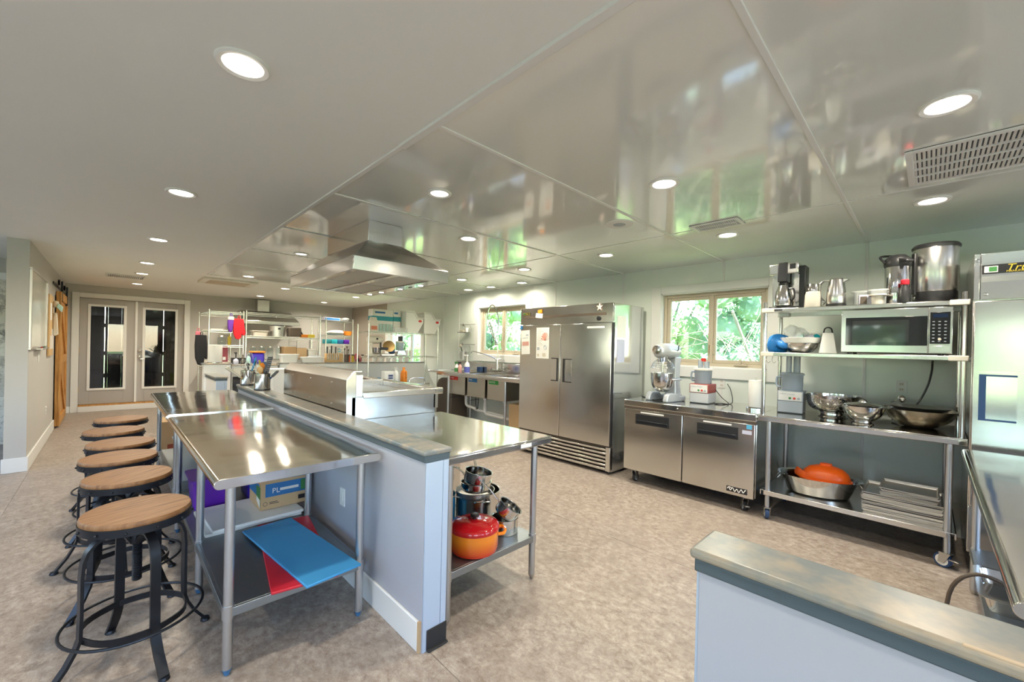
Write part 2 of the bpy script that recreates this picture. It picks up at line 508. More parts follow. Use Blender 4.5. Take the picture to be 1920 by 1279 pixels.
# window wall
W1 = (1.24, 2.46, 1.33, 2.245); W2 = (4.90, 6.16, 1.37, 2.265); W3 = (8.22, 9.80, .98, 2.02)
wr = struct('wall_right', wall_mb('x', 5.12, 5.30, -3.4, 12.2, 0, CEIL+.02, (W1, W2, W3)), FRPW, 'pale glossy panelled wall with the casement windows')
MB().box(5.112, 5.121, 9.9, 12.03, 0, CEIL).build('painted_board', WALLB, wr)
for y, z0, z1 in ((.437, 0, CEIL), (1.71, 2.34, CEIL), (1.71, 0, 1.16), (3.02, 0, CEIL), (4.25, 0, CEIL), (4.75, 2.38, CEIL), (6.80, 0, CEIL), (7.35, 0, CEIL), (-.835, 0, CEIL)):
    MB().box(5.115, 5.122, y-.012, y+.012, z0, z1).build('batten', WPAINT, wr, .002)
MB().box(5.105, 5.12, -3.4, 12.03, 0, .12).build('baseboard', WPAINT, wr, .004)

def window(name, x, y0, y1, z0, z1, label, sx=1, leaves=2, frame=TANV, cas=.13, apron=True):
    """casement window in a wall of constant x, the room on the -x side when sx is 1"""
    o = bpy.data.objects.new(name, None); COL.objects.link(o); tag(o, label, None, None, 'structure')
    X = lambda a: x+sx*a
    def bx(a0, a1, b0, b1, c0, c1, nm, mt, par, bv=.004):
        p, q = sorted((X(a0), X(a1)))
        return MB().box(p, q, b0, b1, c0, c1).build(nm, mt, par, bv)
    bx(-.022, 0, y0-cas, y0, z0-cas*1.0, z1+cas*.75, 'casing', WPAINT, o)
    bx(-.022, 0, y1, y1+cas, z0-cas*1.0, z1+cas*.75, 'casing', WPAINT, o)
    bx(-.022, 0, y0, y1, z1, z1+cas*.75, 'casing', WPAINT, o)
    if apron: bx(-.024, 0, y0, y1, z0-cas*1.0, z0, 'casing', WPAINT, o)
    for b0, b1, c0, c1 in ((y0, y0+.012, z0, z1), (y1-.012, y1, z0, z1), (y0, y1, z0, z0+.012), (y0, y1, z1-.012, z1)):
        bx(-.005, .06, b0, b1, c0, c1, 'reveal', WPAINT, o, 0)
    # frame, mullion, sashes, panes, handles
    a0, a1 = .055, .12
    for b0, b1, c0, c1 in ((y0, y0+.05, z0, z1), (y1-.05, y1, z0, z1), (y0+.05, y1-.05, z0, z0+.05), (y0+.05, y1-.05, z1-.05, z1)):
        bx(a0, a1, b0, b1, c0, c1, 'frame', frame, o)
    w = (y1-y0-.1)/leaves
    for i in range(leaves):
        ya = y0+.05+i*w; yb = ya+w
        s = bpy.data.objects.new('sash', None); COL.objects.link(s); s.parent = o
        for b0, b1, c0, c1 in ((ya, ya+.045, z0+.05, z1-.05), (yb-.045, yb, z0+.05, z1-.05), (ya+.045, yb-.045, z0+.05, z0+.09), (ya+.045, yb-.045, z1-.09, z1-.05)):
            bx(a0+.012, a1-.01, b0, b1, c0, c1, 'sash_rail', frame, s)
        bx(.085, .09, ya+.04, yb-.04, z0+.085, z1-.085, 'pane', GLASSM, s, 0)
        hy = yb-.028 if i == 0 else ya+.028
        if leaves == 2: bx(a0-.012, a0+.012, hy-.008, hy+.008, z0+.16, z0+.27, 'latch', BRONZE, s, .003)
    for i in range(1, leaves):
        ym = y0+.05+i*w
        bx(a0-.004, a1, ym-.018, ym+.018, z0+.05, z1-.05, 'mullion', frame, o)
    if leaves == 2:
        yc = y0+.28
        bx(a0-.03, a0+.01, yc-.07, yc+.07, z0+.03, z0+.05, 'crank', frame, o)
        bx(a0-.035, a0-.015, yc-.012, yc+.012, z0+.045, z0+.1, 'crank_handle', frame, o)
    return o
window('window_1', 5.12, *W1, 'tan framed casement window behind the stand mixer')
window('window_2', 5.12, *W2, 'tan framed casement window over the three-bowl sink')
window('window_3', 5.12, *W3, 'white framed window behind the wire shelf with the bins', leaves=3, frame=WPAINT)

# back wall with the glazed double door
DX0, DX1, DZ = -.457, 1.204, 2.33
wb = struct('wall_back', wall_mb('y', 12.03, 12.2, -.82, 5.3, 0, CEIL+.02, ((DX0, DX1, 0, DZ),)), WALLP, 'cream painted wall around the glazed double door')
MB().box(1.31, 5.12, 12.015, 12.03, 0, .13).build('baseboard', WPAINT, wb, .004)
MB().box(-.66, -.563, 12.015, 12.03, 0, .13).build('baseboard', WPAINT, wb, .004)
do = bpy.data.objects.new('door_1', None); COL.objects.link(do); tag(do, 'grey glazed double door with white casing', None, None, 'structure')
for x0, x1, z0, z1 in ((-.563, DX0, 0, 2.43), (DX1, 1.308, 0, 2.43), (DX0, DX1, DZ, 2.43)):
    MB().box(x0, x1, 12.0, 12.04, z0, z1).build('casing', WPAINT, do, .005)
MB().box(DX0, DX1, 11.985, 12.06, 0, .115).build('riser', WPAINT, do, .005)
MB().box(DX0, DX1, 11.99, 12.15, .115, .145).build('threshold', BARNM, do, .004)
def leaf(x0, x1, gx0, gx1, gz0, gz1, hs):
    d = bpy.data.objects.new('door_leaf', None); COL.objects.link(d); d.parent = do
    for a, b, c, e in ((x0, gx0, .15, DZ-.005), (gx1, x1, .15, DZ-.005), (gx0, gx1, .15, gz0), (gx0, gx1, gz1, DZ-.005)):
        MB().box(a, b, 12.045, 12.09, c, e).build('rail', GRAYV, d, .003)
    t = .035
    for a, b, c, e in ((gx0-t, gx0+.01, gz0-t, gz1+t), (gx1-.01, gx1+t, gz0-t, gz1+t), (gx0, gx1, gz0-t, gz0+.01), (gx0, gx1, gz1-.01, gz1+t)):
        MB().box(a, b, 12.03, 12.046, c, e).build('glazing_bead', WPAINT, d, .004)
    MB().box(gx0, gx1, 12.06, 12.066, gz0, gz1).build('pane', GLASSM, d)
    for z in (.45, 1.25, 2.05):
        MB().cyl((hs, 12.036, z-.05), (hs, 12.036, z+.05), .009, n=8).build('hinge', BRONZE, d)
    return d
leaf(DX0+.003, .386, -.305, .205, .465, 2.172, DX0+.004)
lr = leaf(.392, DX1-.003, .53, 1.055, .46, 2.168, DX1-.004)
MB().box(.375, .412, 12.02, 12.05, .15, DZ-.01).build('astragal', WPAINT, do, .003)
for z, nm in ((1.27, 'deadbolt'), (1.13, 'door_knob')):
    MB().lathe([(.032, 0), (.032, .008), (.014, .012), (.014, .03), (.03, .036), (.03, .055), (.01, .062)], n=16,
               M=Matrix.Translation((.455, 12.045, z)) @ Matrix.Rotation(R(90), 4, 'X')).build(nm, CHROME, lr)
MB().box(.455, .53, 11.985, 11.998, 1.075, 1.09).build('lever', CHROME, lr, .003)

# dark plank shed behind the glazed door
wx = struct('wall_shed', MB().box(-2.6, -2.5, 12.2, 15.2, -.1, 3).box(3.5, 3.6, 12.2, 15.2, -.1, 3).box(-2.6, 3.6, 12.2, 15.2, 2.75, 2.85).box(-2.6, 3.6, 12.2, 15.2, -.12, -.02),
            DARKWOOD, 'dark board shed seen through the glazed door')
xs = [-2.5]
while xs[-1] < 3.5: xs.append(min(xs[-1]+random.uniform(.16, .26), 3.5))
gaps = {-.104: .011, .996: .011, -1.3: .012, 2.3: .014}
for a, b in zip(xs[:-1], xs[1:]):
    for g, w in gaps.items():
        if a <= g < b:
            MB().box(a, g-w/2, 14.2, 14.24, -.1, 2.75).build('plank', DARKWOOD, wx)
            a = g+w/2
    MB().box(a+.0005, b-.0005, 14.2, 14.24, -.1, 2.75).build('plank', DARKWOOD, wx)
for z in (.55, 1.1, 1.78):
    MB().box(-2.5, 3.5, 14.14, 14.2, z, z+.1).build('ledger', DARKWOOD, wx)

# left side: stub wall with the whiteboard, doorway, room beyond
wl = struct('wall_left', wall_mb('x', -.82, -.657, 7.05, 12.2, 0, CEIL+.02, ((9.98, 11.3, 0, 2.2),)), WALLP, 'cream stub wall carrying the whiteboard')
MB().box(-.657, -.641, 7.05, 9.98, 0, .16).build('baseboard', WPAINT, wl, .004)
MB().box(-.835, -.641, 7.034, 7.05, 0, .16).build('baseboard', WPAINT, wl, .004)
MB().box(-.657, -.641, 11.3, 12.02, 0, .16).build('baseboard', WPAINT, wl, .004)
wc = struct('wall_collage', MB().box(-3.8, -.82, 9.0, 9.1, 0, 2.28), COLL, 'wall papered with black and white printed pages')
MB().box(-3.8, -.82, 8.97, 9.1, 2.28, 2.38).build('head_trim', WPAINT, wc, .004)
MB().box(-3.8, -.82, 9.0, 9.1, 2.38, CEIL+.02).build('upper_wall', WALLP, wc)
MB().box(-2.3, -.82, 9.1, 9.2, 0, CEIL).box(-2.3, -2.2, 9.2, 12.2, 0, CEIL).box(-2.3, -.82, 12.1, 12.2, 0, CEIL).build('closet_lining', WALLB, wc)
WL = [(-2.4, -.4, .75, 2.3), (.3, 2.3, .75, 2.3), (3.0, 5.0, .75, 2.3), (5.7, 7.7, .75, 2.3)]
struct('wall_side', wall_mb('x', -3.8, -3.65, -3.4, 9.1, 0, CEIL+.02, WL), WALLP, 'cream painted wall with the wide side windows')
for i, h in enumerate(WL):
    window('window_%d' % (i+4), -3.65, *h, 'wide white side window', sx=-1, frame=WPAINT)
WR = [(-2.9, -.9, .7, 2.3), (-.2, 1.8, .7, 2.3), (2.4, 4.4, .7, 2.3)]
struct('wall_rear', wall_mb('y', -3.4, -3.25, -3.8, 5.3, 0, CEIL+.02, WR), WALLP, 'cream painted wall behind the viewer')
for i, h in enumerate(WR):
    w = window('window_%d' % (i+8), 0, h[0], h[1], h[2], h[3], 'wide white rear window', sx=1, frame=WPAINT)
    w.rotation_euler = (0, 0, R(-90)); w.location = (0, -3.25, 0)

# half walls with rubbed grey caps
def half_wall(name, y0, y1, label, ends=(True, True), x0=1.105, x1=1.24, zt=.992, mt=HALFP):
    o = struct(name, MB().box(x0, x1, y0, y1, 0, zt-.05), mt, label)
    e0 = .02 if ends[0] else 0; e1 = .02 if ends[1] else 0
    MB().box(x0-.02, x1+.012, y0-e0, y1+e1, zt-.026, zt).build('cap', CAPM, o, .009, 3)
    MB().box(x0-.010, x1+.004, y0-e0*.5, y1+e1*.5, zt-.06, zt-.026).build('cap_moulding', CAPE, o, .004)
    MB().box(x0-.016, x0, y0+.02, y1, 0, .15).build('baseboard', WPAINT, o, .005)
    if ends[0]:
        MB().box(x0+.002, x1-.035, y0-.008, y0, 0, zt-.062).build('end_board', ENDP, o, .002)
        MB().box(x1-.033, x1, y0-.008, y0, 0, zt-.062).build('end_board', ENDP, o, .002)
        MB().box(x0-.014, x0, y0+.005, y0+.02, 0, .15).build('raw_end', CARD2, o)
        MB().box(x0+.022, x1+.004, y0-.013, y0-.007, .008, .105).box(x0+.022, x1+.004, y0-.03, y0-.007, .004, .012).build('kick_plate', BLACKR, o, .003)
    return o
h1 = half_wall('wall_island', 1.712, 5.82, 'long half wall between the steel prep tables with grey cap')
h2 = half_wall('wall_front', -3.2, .41, 'half wall nearest the viewer with rubbed grey cap', (False, True))
MB().box(1.088, 1.1, -.42, -.05, .9885, .9928).build('bare_patch', CAPW, h2, .002)
MB().box(1.107, 1.238, .41, .418, 0, .93).build('end_board', ENDP, h2, .002)
h3 = half_wall('wall_far', 7.19, 8.06, 'short far half wall beyond the island', (True, False), 1.09, 1.225, .99, WPAINT)
h4 = struct('wall_pony', MB().box(1.06, 1.42, 8.06, 8.2, 0, 1.125).box(2.15, 5.12, 8.06, 8.2, 0, 1.125), WPAINT, 'white pony wall under the far shelves')
for a, b in ((1.04, 1.44), (2.13, 5.11)):
    MB().box(a, b, 8.035, 8.225, 1.125, 1.15).build('cap', CAPM, h4, .006)
for a, b in ((2.95, 3.45), (3.45, 4.05), (4.05, 5.1)):
    MB().box(a+.004, b-.004, 8.052, 8.06, .05, 1.11).build('wall_panel', WPAINT, h4, .002)

# plates on the walls
def plate(parent, M, holes=True, name='outlet_plate'):
    p = MB().box(-.036, .036, -.004, .004, -.057, .057, M).build(name, WHITEP, parent, .002)
    m = MB()
    if holes:
        for z in (-.024, .024): m.box(-.016, .016, -.0055, -.003, z-.013, z+.013, M)
        m.build('socket', CREAMP, p)
        k = MB()
        for z in (-.024, .024): k.box(-.008, -.005, -.0065, -.005, z-.003, z+.007, M).box(.005, .008, -.0065, -.005, z-.003, z+.007, M)
        k.build('slot', BLACKP, p)
    else:
        m.box(-.012, .012, -.008, -.003, -.026, .026, M).build('rocker', WHITEP, p)
    return p
faceL = lambda x, y, z: Matrix.Translation((x, y, z)) @ Matrix.Rotation(R(-90), 4, 'Z')
faceR = lambda x, y, z: Matrix.Translation((x, y, z)) @ Matrix.Rotation(R(90), 4, 'Z')
plate(h1, faceL(1.101, 2.68, .50), False)
plate(wr, faceL(5.116, 1.70, 1.15)); plate(wr, faceL(5.116, .176, 1.235)); plate(wr, faceL(5.116, 7.0, 1.30), False)
plate(wl, faceR(-.653, 7.93, 1.245), False); plate(wl, faceR(-.653, 8.9, .45))

# ================================================================== ISLAND
def rolled_top(x0, x1, y0, y1, zt, t=.045, rolls='x0y0'):
    """worktop slab with rounded (bullnose) edges on the named sides"""
    m = MB()
    m.box(x0+(.02 if 'x0' in rolls else 0), x1-(.02 if 'x1' in rolls else 0), y0, y1, zt-.004, zt)
    def roll(pts, side):
        m.sweep(pts, [(-.022, -.0), (-.02, .012), (-.012, .02), (0, .022), (.0, -.022), (-.012, -.02), (-.02, -.012)], side)
    return m

def worktable(name, label, x0, x1, y0, y1, zt, shelf_z, legs_y, legs_x, edge='roll', legr=.0205, topm=STEEL_T, shelfm=GALV_D, legm=GALV, feet=STEEL_B, shelf_y=None):
    o = thing(name, label, 'table', ((x0+x1)/2, (y0+y1)/2, 0))
    cx, cy = (x0+x1)/2, (y0+y1)/2
    lx = lambda v: v-cx
    ly = lambda v: v-cy
    X0, X1, Y0, Y1 = lx(x0), lx(x1), ly(y0), ly(y1)
    m = MB()
    if edge == 'roll':
        # stadium-shaped profile along y, closed ends
        h = .045; r = h/2; prof = []
        for i in range(9):
            a = R(90)+PI*i/8
            prof.append((X0+r+r*math.cos(a), zt-r+r*math.sin(a)))
        prof += [(X0+.07, zt-h), (X0+.07, zt-.012), (X1-.05, zt-.012), (X1-.05, zt-h), (X1-r, zt-h)]
        for i in range(9):
            a = R(-90)+PI*i/8
            prof.append((X1-r+r*math.cos(a), zt-r+r*math.sin(a)))
        m.prism(prof, Y0, Y1, 'y')
        stad = prof[:9]+prof[-9:]
        m.prism(stad, Y0-.001, Y0+.004, 'y').prism(stad, Y1-.004, Y1+.001, 'y')
    else:
        h = .05
        m.box(X0, X1, Y0, Y1, zt-.012, zt)
        m.box(X0, X1, Y0, Y0+.012, zt-h, zt-.011).box(X0, X1, Y1-.012, Y1, zt-h, zt-.011)
        m.box(X0, X0+.012, Y0+.012, Y1-.012, zt-h, zt-.011).box(X1-.012, X1, Y0+.012, Y1-.012, zt-h, zt-.011)
    m.build('top', topm, o, .003 if edge == 'roll' else .004)
    c = MB()
    for fx in (.33, .67): c.box(X0+(X1-X0)*fx-.05, X0+(X1-X0)*fx+.05, Y0+.02, Y1-.02, zt-.045, zt-.012)
    c.build('hat_channel', GALV, o)
    for yy in legs_y:
        for xx in legs_x:
            g = MB().cyl((lx(xx), ly(yy), .03), (lx(xx), ly(yy), zt-.012), legr, n=18).build('leg', legm, o)
            MB().lathe([(.009, 0), (.013, .006), (.013, .012), (legr*.98, .026), (legr*.98, .06)], (lx(xx), ly(yy), 0), 16).build('bullet_foot', feet, g)
            MB().lathe([(legr+.004, -.03), (legr+.004, .03)], (lx(xx), ly(yy), shelf_z-.02), 16).build('leg_collar', legm, g)
            MB().lathe([(legr+.003, -.04), (legr+.008, -.0)], (lx(xx), ly(yy), zt-.012), 16).build('gusset', legm, g)
    a, b = ly(legs_y[0]), ly(legs_y[-1])
    if shelf_y: a, b = ly(shelf_y[0]), ly(shelf_y[1])
    p, q = lx(legs_x[0]), lx(legs_x[-1])
    s = MB().box(p-.005, q+.005, a-.005, b+.005, shelf_z-.004, shelf_z)
    s.box(p, q, a-.02, a-.004, shelf_z-.04, shelf_z).box(p, q, b+.004, b+.02, shelf_z-.04, shelf_z)
    s.box(p-.02, p-.004, a, b, shelf_z-.04, shelf_z).box(q+.004, q+.02, a, b, shelf_z-.04, shelf_z)
    s.build('undershelf', shelfm, o, .002)
    return o
t1 = worktable('prep_table', 'stainless prep table with rolled edge and cutting boards on its undershelf', .322, 1.082, 2.125, 4.165, .905, .305,
               (2.19, 3.02, 4.09), (.395, 1.0), shelfm=SPECK, feet=base('blue_foot_cap', (.05,.16,.32), .4))
t2 = worktable('prep_table', 'stainless prep table farther down the island beside the last stools', .315, 1.082, 4.172, 5.98, .9145, .29, (4.27, 5.90), (.395, 1.0))
t3 = worktable('prep_table', 'stainless prep table with square edge above the enamel pots', 1.262, 2.105, 1.752, 3.03, .925, .285, (1.80, 2.97), (1.315, 1.99), edge='square', legr=.021)
MB().box(.13, .225, -.6405, -.6385, .884, .908).build('maker_label', WHITEP, t3)

# cooking range against the half wall
rg = thing('cooking_range', 'stainless island range with tall backguard under the hood', 'range', (1.262, 3.05, 0))
ry1 = 1.53
MB().box(.03, .74, 0, ry1, .16, .93).build('body', STEEL_H, rg, .004)
MB().box(.045, .79, -.004, 0, .52, 1.10).build('side_panel', STEEL_S, rg, .002)
MB().box(.045, .79, ry1, ry1+.004, .52, 1.10).build('side_panel', STEEL_S, rg, .002)
MB().prism([(0, .93), (0, 1.235), (.055, 1.30), (.075, 1.30), (.075, .93)], -.004, ry1+.004, 'y').build('backguard', STEEL_G, rg, .003)
MB().prism([(-.002, 1.235), (.053, 1.302), (.12, 1.302), (.12, 1.29), (.06, 1.29), (.01, 1.232)], -.006, ry1+.006, 'y').build('backguard_cap', STEEL_H, rg, .002)
b = MB()
for y in (.28, .76, 1.25):
    for z in (1.03, 1.2): b.cyl((-.004, y, z), (.004, y, z), .007, n=10)
b.build('rivet', CHROME, rg)
MB().box(.075, .13, 0, .012, 1.10, 1.27).build('splash_side', STEEL_H, rg, .002)
MB().box(.13, .80, -.006, .02, 1.085, 1.135).build('rim_rail', STEEL_H, rg, .006)
MB().box(.13, .80, ry1-.02, ry1+.006, 1.085, 1.135).build('rim_rail', STEEL_H, rg, .006)
MB().box(.78, .875, -.006, ry1+.006, 1.08, 1.135).build('front_rail', STEEL_H, rg, .010, 3)
MB().box(.77, .82, -.004, ry1+.004, .96, 1.085).build('control_panel', STEEL_H, rg, .004)
MB().box(.13, .78, .02, .95, 1.04, 1.075).build('griddle_plate', STEEL_B, rg, .004)
MB().box(.13, .78, .95, .97, 1.04, 1.15).build('griddle_splash', STEEL_H, rg, .003)
for k in range(6):
    y = 1.02+.085*k
    MB().box(.15, .76, y, y+.018, 1.06, 1.085).build('grate_bar', BLACKM, rg, .003)
for k in range(6):
    MB().cyl((.82, .15+.25*k, 1.02), (.855, .15+.25*k, 1.02), .024, .020, 14).build('knob', BLACKP, rg)
MB().box(.74, .765, .06, .74, .36, .90).build('oven_door', STEEL_D, rg, .006)
MB().tube([(.765, .1, .84), (.80, .1, .84), (.80, .7, .84), (.765, .7, .84)], .012, 8).build('door_handle', STEEL_P, rg)
MB().box(.74, .765, .80, 1.48, .36, .90).build('oven_door', STEEL_D, rg, .006)
MB().tube([(.765, .84, .84), (.80, .84, .84), (.80, 1.44, .84), (.765, 1.44, .84)], .012, 8).build('door_handle', STEEL_P, rg)
for x in (.1, .66):
    for y in (.1, ry1-.1):
        MB().cyl((x, y, 0), (x, y, .16), .022, .026, 12).build('leg', STEEL_B, rg)

# hood
hx0, hx1, hy0, hy1, hz = 1.315, 2.19, 3.09, 4.63, 2.078
cx0, cx1, cy0, cy1 = 1.575, 1.90, 3.41, 4.34
hd = thing('range_hood', 'stainless island range hood hanging from the ceiling', 'hood', (0, 0, hz))
def rect(x0, x1, y0, y1, z): return [Vector((x0,y0,z)), Vector((x1,y0,z)), Vector((x1,y1,z)), Vector((x0,y1,z))]
Zl, Zc, Zt = .107, .328, CEIL-hz
MB().loft([rect(hx0,hx1,hy0,hy1,Zl), rect(cx0,cx1,cy0,cy1,Zc)]).build('canopy', STEEL_H, hd, .002)
MB().loft([rect(cx0,cx1,cy0,cy1,Zc), rect(cx0,cx1,cy0,cy1,Zt)]).build('chimney', STEEL_H, hd, .002)
m = MB()
m.box(hx0, hx1, hy0, hy0+.012, 0, Zl).box(hx0, hx1, hy1-.012, hy1, 0, Zl).box(hx0, hx0+.012, hy0+.012, hy1-.012, 0, Zl).box(hx1-.012, hx1, hy0+.012, hy1-.012, 0, Zl)
m.build('band', STEEL_H, hd, .003)
m = MB()
for a, b2, c, d2 in ((hx0+.012, hx0+.06, hy0+.012, hy1-.012), (hx1-.16, hx1-.012, hy0+.012, hy1-.012), (hx0+.06, hx1-.16, hy0+.012, hy0+.05), (hx0+.06, hx1-.16, hy1-.05, hy1-.012)):
    m.box(a, b2, c, d2, .004, .016)
m.box((hx0+hx1-.1)/2-.03, (hx0+hx1-.1)/2+.03, hy0+.05, hy1-.05, .006, .018)
m.build('soffit', STEEL_P, hd)
FILT = steel('hood_filter', (.50,.47,.42), .45, (1,80,1), .02)
xm = (hx0+hx1-.1)/2
for a, b2 in ((hx0+.06, xm-.03), (xm+.03, hx1-.16)):
    for c, d2 in ((hy0+.05, (hy0+hy1)/2-.005), ((hy0+hy1)/2+.005, hy1-.05)):
        f = MB().box(a, b2, c, d2, .02, .03).build('baffle_filter', FILT, hd)
        q = MB()
        n = 9
        for i in range(n):
            x = a+.02+(b2-a-.04)*i/(n-1)
            q.box(x-.0155, x+.0155, c+.01, d2-.01, .013, .02)
        q.build('baffle', FILT, f)
for k, y in enumerate((3.44, 3.83, 4.24, 4.52)):
    l = MB().lathe([(.036, 0), (.036, .008), (.026, .010)], (hx1-.07, y, .004), 16).build('lamp_ring', CHROME, hd)
    MB().lathe([(.026, 0), (.02, .004)], (hx1-.07, y, .002), 16).build('lamp_lens', LENS, l)
for k in range(4):
    MB().cyl((hx1-.07, 3.60+.02*k, .0), (hx1-.07, 3.60+.02*k, .008), .006, n=8).build('switch', BLACKP, hd)

# recessed downlights
def light_at(x, y, i, on=True, d=.095):
    names = ('above the stools', 'in the glossy ceiling')
    o = thing('downlight', DL[i], 'ceiling light', (x, y, CEIL), 0, 'added downlights behind the camera' if 'behind the camera' in DL[i] else 'recessed downlights')
    MB().lathe([(d, 0), (d, -.006), (d-.008, -.011), (d*.74, -.007), (d*.72, 0)], n=28, cap0=False, cap1=False).build('trim_ring', WPAINT, o)
    if on:
        MB().lathe([(d*.74, -.004), (.001, -.005)], n=24, cap0=False, cap1=False).build('lens', LENS, o)
        ld = bpy.data.lights.new('downlight_lamp', 'AREA'); ld.shape = 'DISK'; ld.size = d*1.4
        ld.energy = LAMP_W*(.4 if x > 4.5 else .8 if y > 6 and x < 1 else 1.5 if y > 6 else .4 if y < -.05 else 1); ld.color = LAMP_COL; ld.spread = R(158)
        lo = bpy.data.objects.new('downlight_lamp', ld); COL.objects.link(lo); lo.parent = o; lo.location = (0, 0, -.013)
    else:
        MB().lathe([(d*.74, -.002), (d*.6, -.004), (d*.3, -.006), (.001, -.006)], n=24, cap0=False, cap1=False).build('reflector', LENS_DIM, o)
    return o
spots = [(.355, 1.90, 'recessed downlight in the painted ceiling nearest the camera'),
 (.355, 3.86, 'second recessed downlight along the row over the stools'),
 (.355, 5.85, 'third recessed downlight along the row over the stools'),
 (.355, 7.75, 'fourth recessed downlight along the row over the stools'),
 (.355, 9.06, 'recessed downlight beside the long ceiling grille'),
 (.355, 10.8, 'recessed downlight closest to the glazed double door'),
 (2.53, -.03, 'large recessed downlight beside the big return grille'),
 (2.53, 1.22, 'recessed downlight left of the small ceiling register'),
 (2.53, 3.24, 'recessed downlight just beyond the hood toward the refrigerator'),
 (4.02, .01, 'recessed downlight above the coffee urns'),
 (4.01, 1.316, 'recessed downlight above the casement window with the mixer'),
 (4.0, 2.594, 'recessed downlight above the two-door refrigerator'),
 (4.02, 3.90, 'recessed downlight between refrigerator and sink window'),
 (4.0, 5.27, 'recessed downlight over the sink aisle'),
 (4.81, 4.716, 'recessed downlight close to the wall over the sink window'),
 (4.81, 5.485, 'recessed downlight close to the wall over the spray faucet'),
 (4.79, 6.10, 'recessed downlight close to the wall over the soap bottles'),
 (2.47, 9.0, 'recessed downlight above the middle wire rack'),
 (2.48, 10.96, 'recessed downlight near the far wall hood'),
 (3.96, 11.08, 'recessed downlight in the far corner of the back room'),
 (3.97, 9.16, 'recessed downlight behind the hood over the back racks'),
 (1.606, 7.87, 'recessed downlight at the far end of the glossy ceiling')]
DL = [s[2] for s in spots]
for i, s in enumerate(spots): light_at(s[0], s[1], i)
DL.append('silver reflector downlight in front of the hood'); light_at(1.644, 2.447, len(DL)-1, False, .085)
DL.append('silver reflector downlight past the hood on its far side'); light_at(1.635, 5.352, len(DL)-1, False, .085)
# unseen downlights added for their light, behind and beside the camera
for k, (x, y) in enumerate(((.355, -.1), (.355, -2.1), (2.53, -1.9), (4.02, -1.6), (-1.9, 1.0), (-1.9, 3.9))):
    DL.append('unseen downlight added in the ceiling behind the camera'); light_at(x, y, len(DL)-1)

# ceiling grilles, registers, speaker
def grille(name, label, x0, x1, y0, y1, nslat, along, bars=0, frame=.02):
    o = thing(name, label, 'vent', ((x0+x1)/2, (y0+y1)/2, CEIL))
    a, b2 = (x1-x0)/2, (y1-y0)/2
    MB().box(-a, a, -b2, b2, -.003, .0).build('backing', BLACKP, o)
    m = MB().box(-a, a, -b2, -b2+frame, -.012, 0).box(-a, a, b2-frame, b2, -.012, 0).box(-a, -a+frame, -b2+frame, b2-frame, -.012, 0).box(a-frame, a, -b2+frame, b2-frame, -.012, 0)
    m.build('frame', WPAINT, o, .003)
    mesh = None
    L0 = (2*b2 if along == 'y' else 2*a)-2*frame
    for k in range(nslat):
        p = -L0/2+L0*(k+.5)/nslat
        if mesh is None:
            w = (a if along == 'y' else b2)-frame
            q = MB()
            if along == 'y': q.box(-w, w, -L0/nslat*.28, L0/nslat*.28, -.010, -.004)
            else: q.box(-L0/nslat*.28, L0/nslat*.28, -w, w, -.010, -.004)
            mesh = q.mesh('slat')
        s = link('slat', mesh, WPAINT, o)
        s.location = (0, p, 0) if along == 'y' else (p, 0, 0)
        s.rotation_euler = (R(25), 0, 0) if along == 'y' else (0, R(25), 0)
    for k in range(bars):
        t = (k+1)/(bars+1)
        if along == 'y': MB().box(-a+frame+(2*a-2*frame)*t-.004, -a+frame+(2*a-2*frame)*t+.004, -b2+frame, b2-frame, -.014, -.003).build('cross_bar', WPAINT, o)
    return o
grille('return_grille', 'large white return air grille in the ceiling by the upright refrigerator', 2.98, 3.575, -.95, .115, 56, 'y', 3, .03)
grille('ceiling_register', 'small white ceiling register in the glossy panels', 3.53, 3.74, 1.09, 1.47, 20, 'y', 1, .025)
grille('ceiling_grille', 'long slotted ceiling grille before the glazed double door', -.08, .41, 9.5, 9.95, 18, 'x', 0, .02)
ac = thing('ceiling_cassette', 'square white ceiling cassette with brown intake slot', 'air conditioner', (1.5, 8.9, CEIL))
MB().box(-.40, .40, -.36, .36, -.035, 0).build('panel', CREAMP, ac, .012)
MB().box(-.30, .30, -.26, .26, -.039, -.034).build('intake', BRONZE, ac, .003)
sp = thing('ceiling_speaker', 'round grey speaker set in the glossy ceiling', 'speaker', (3.09, 1.88, CEIL))
MB().lathe([(.115, 0), (.115, -.006), (.10, -.008)], n=32, cap0=False).build('rim', WPAINT, sp)
MB().lathe([(.105, -.007), (.001, -.009)], n=32, cap0=False, cap1=False).build('grille_cloth', GREYP, sp)

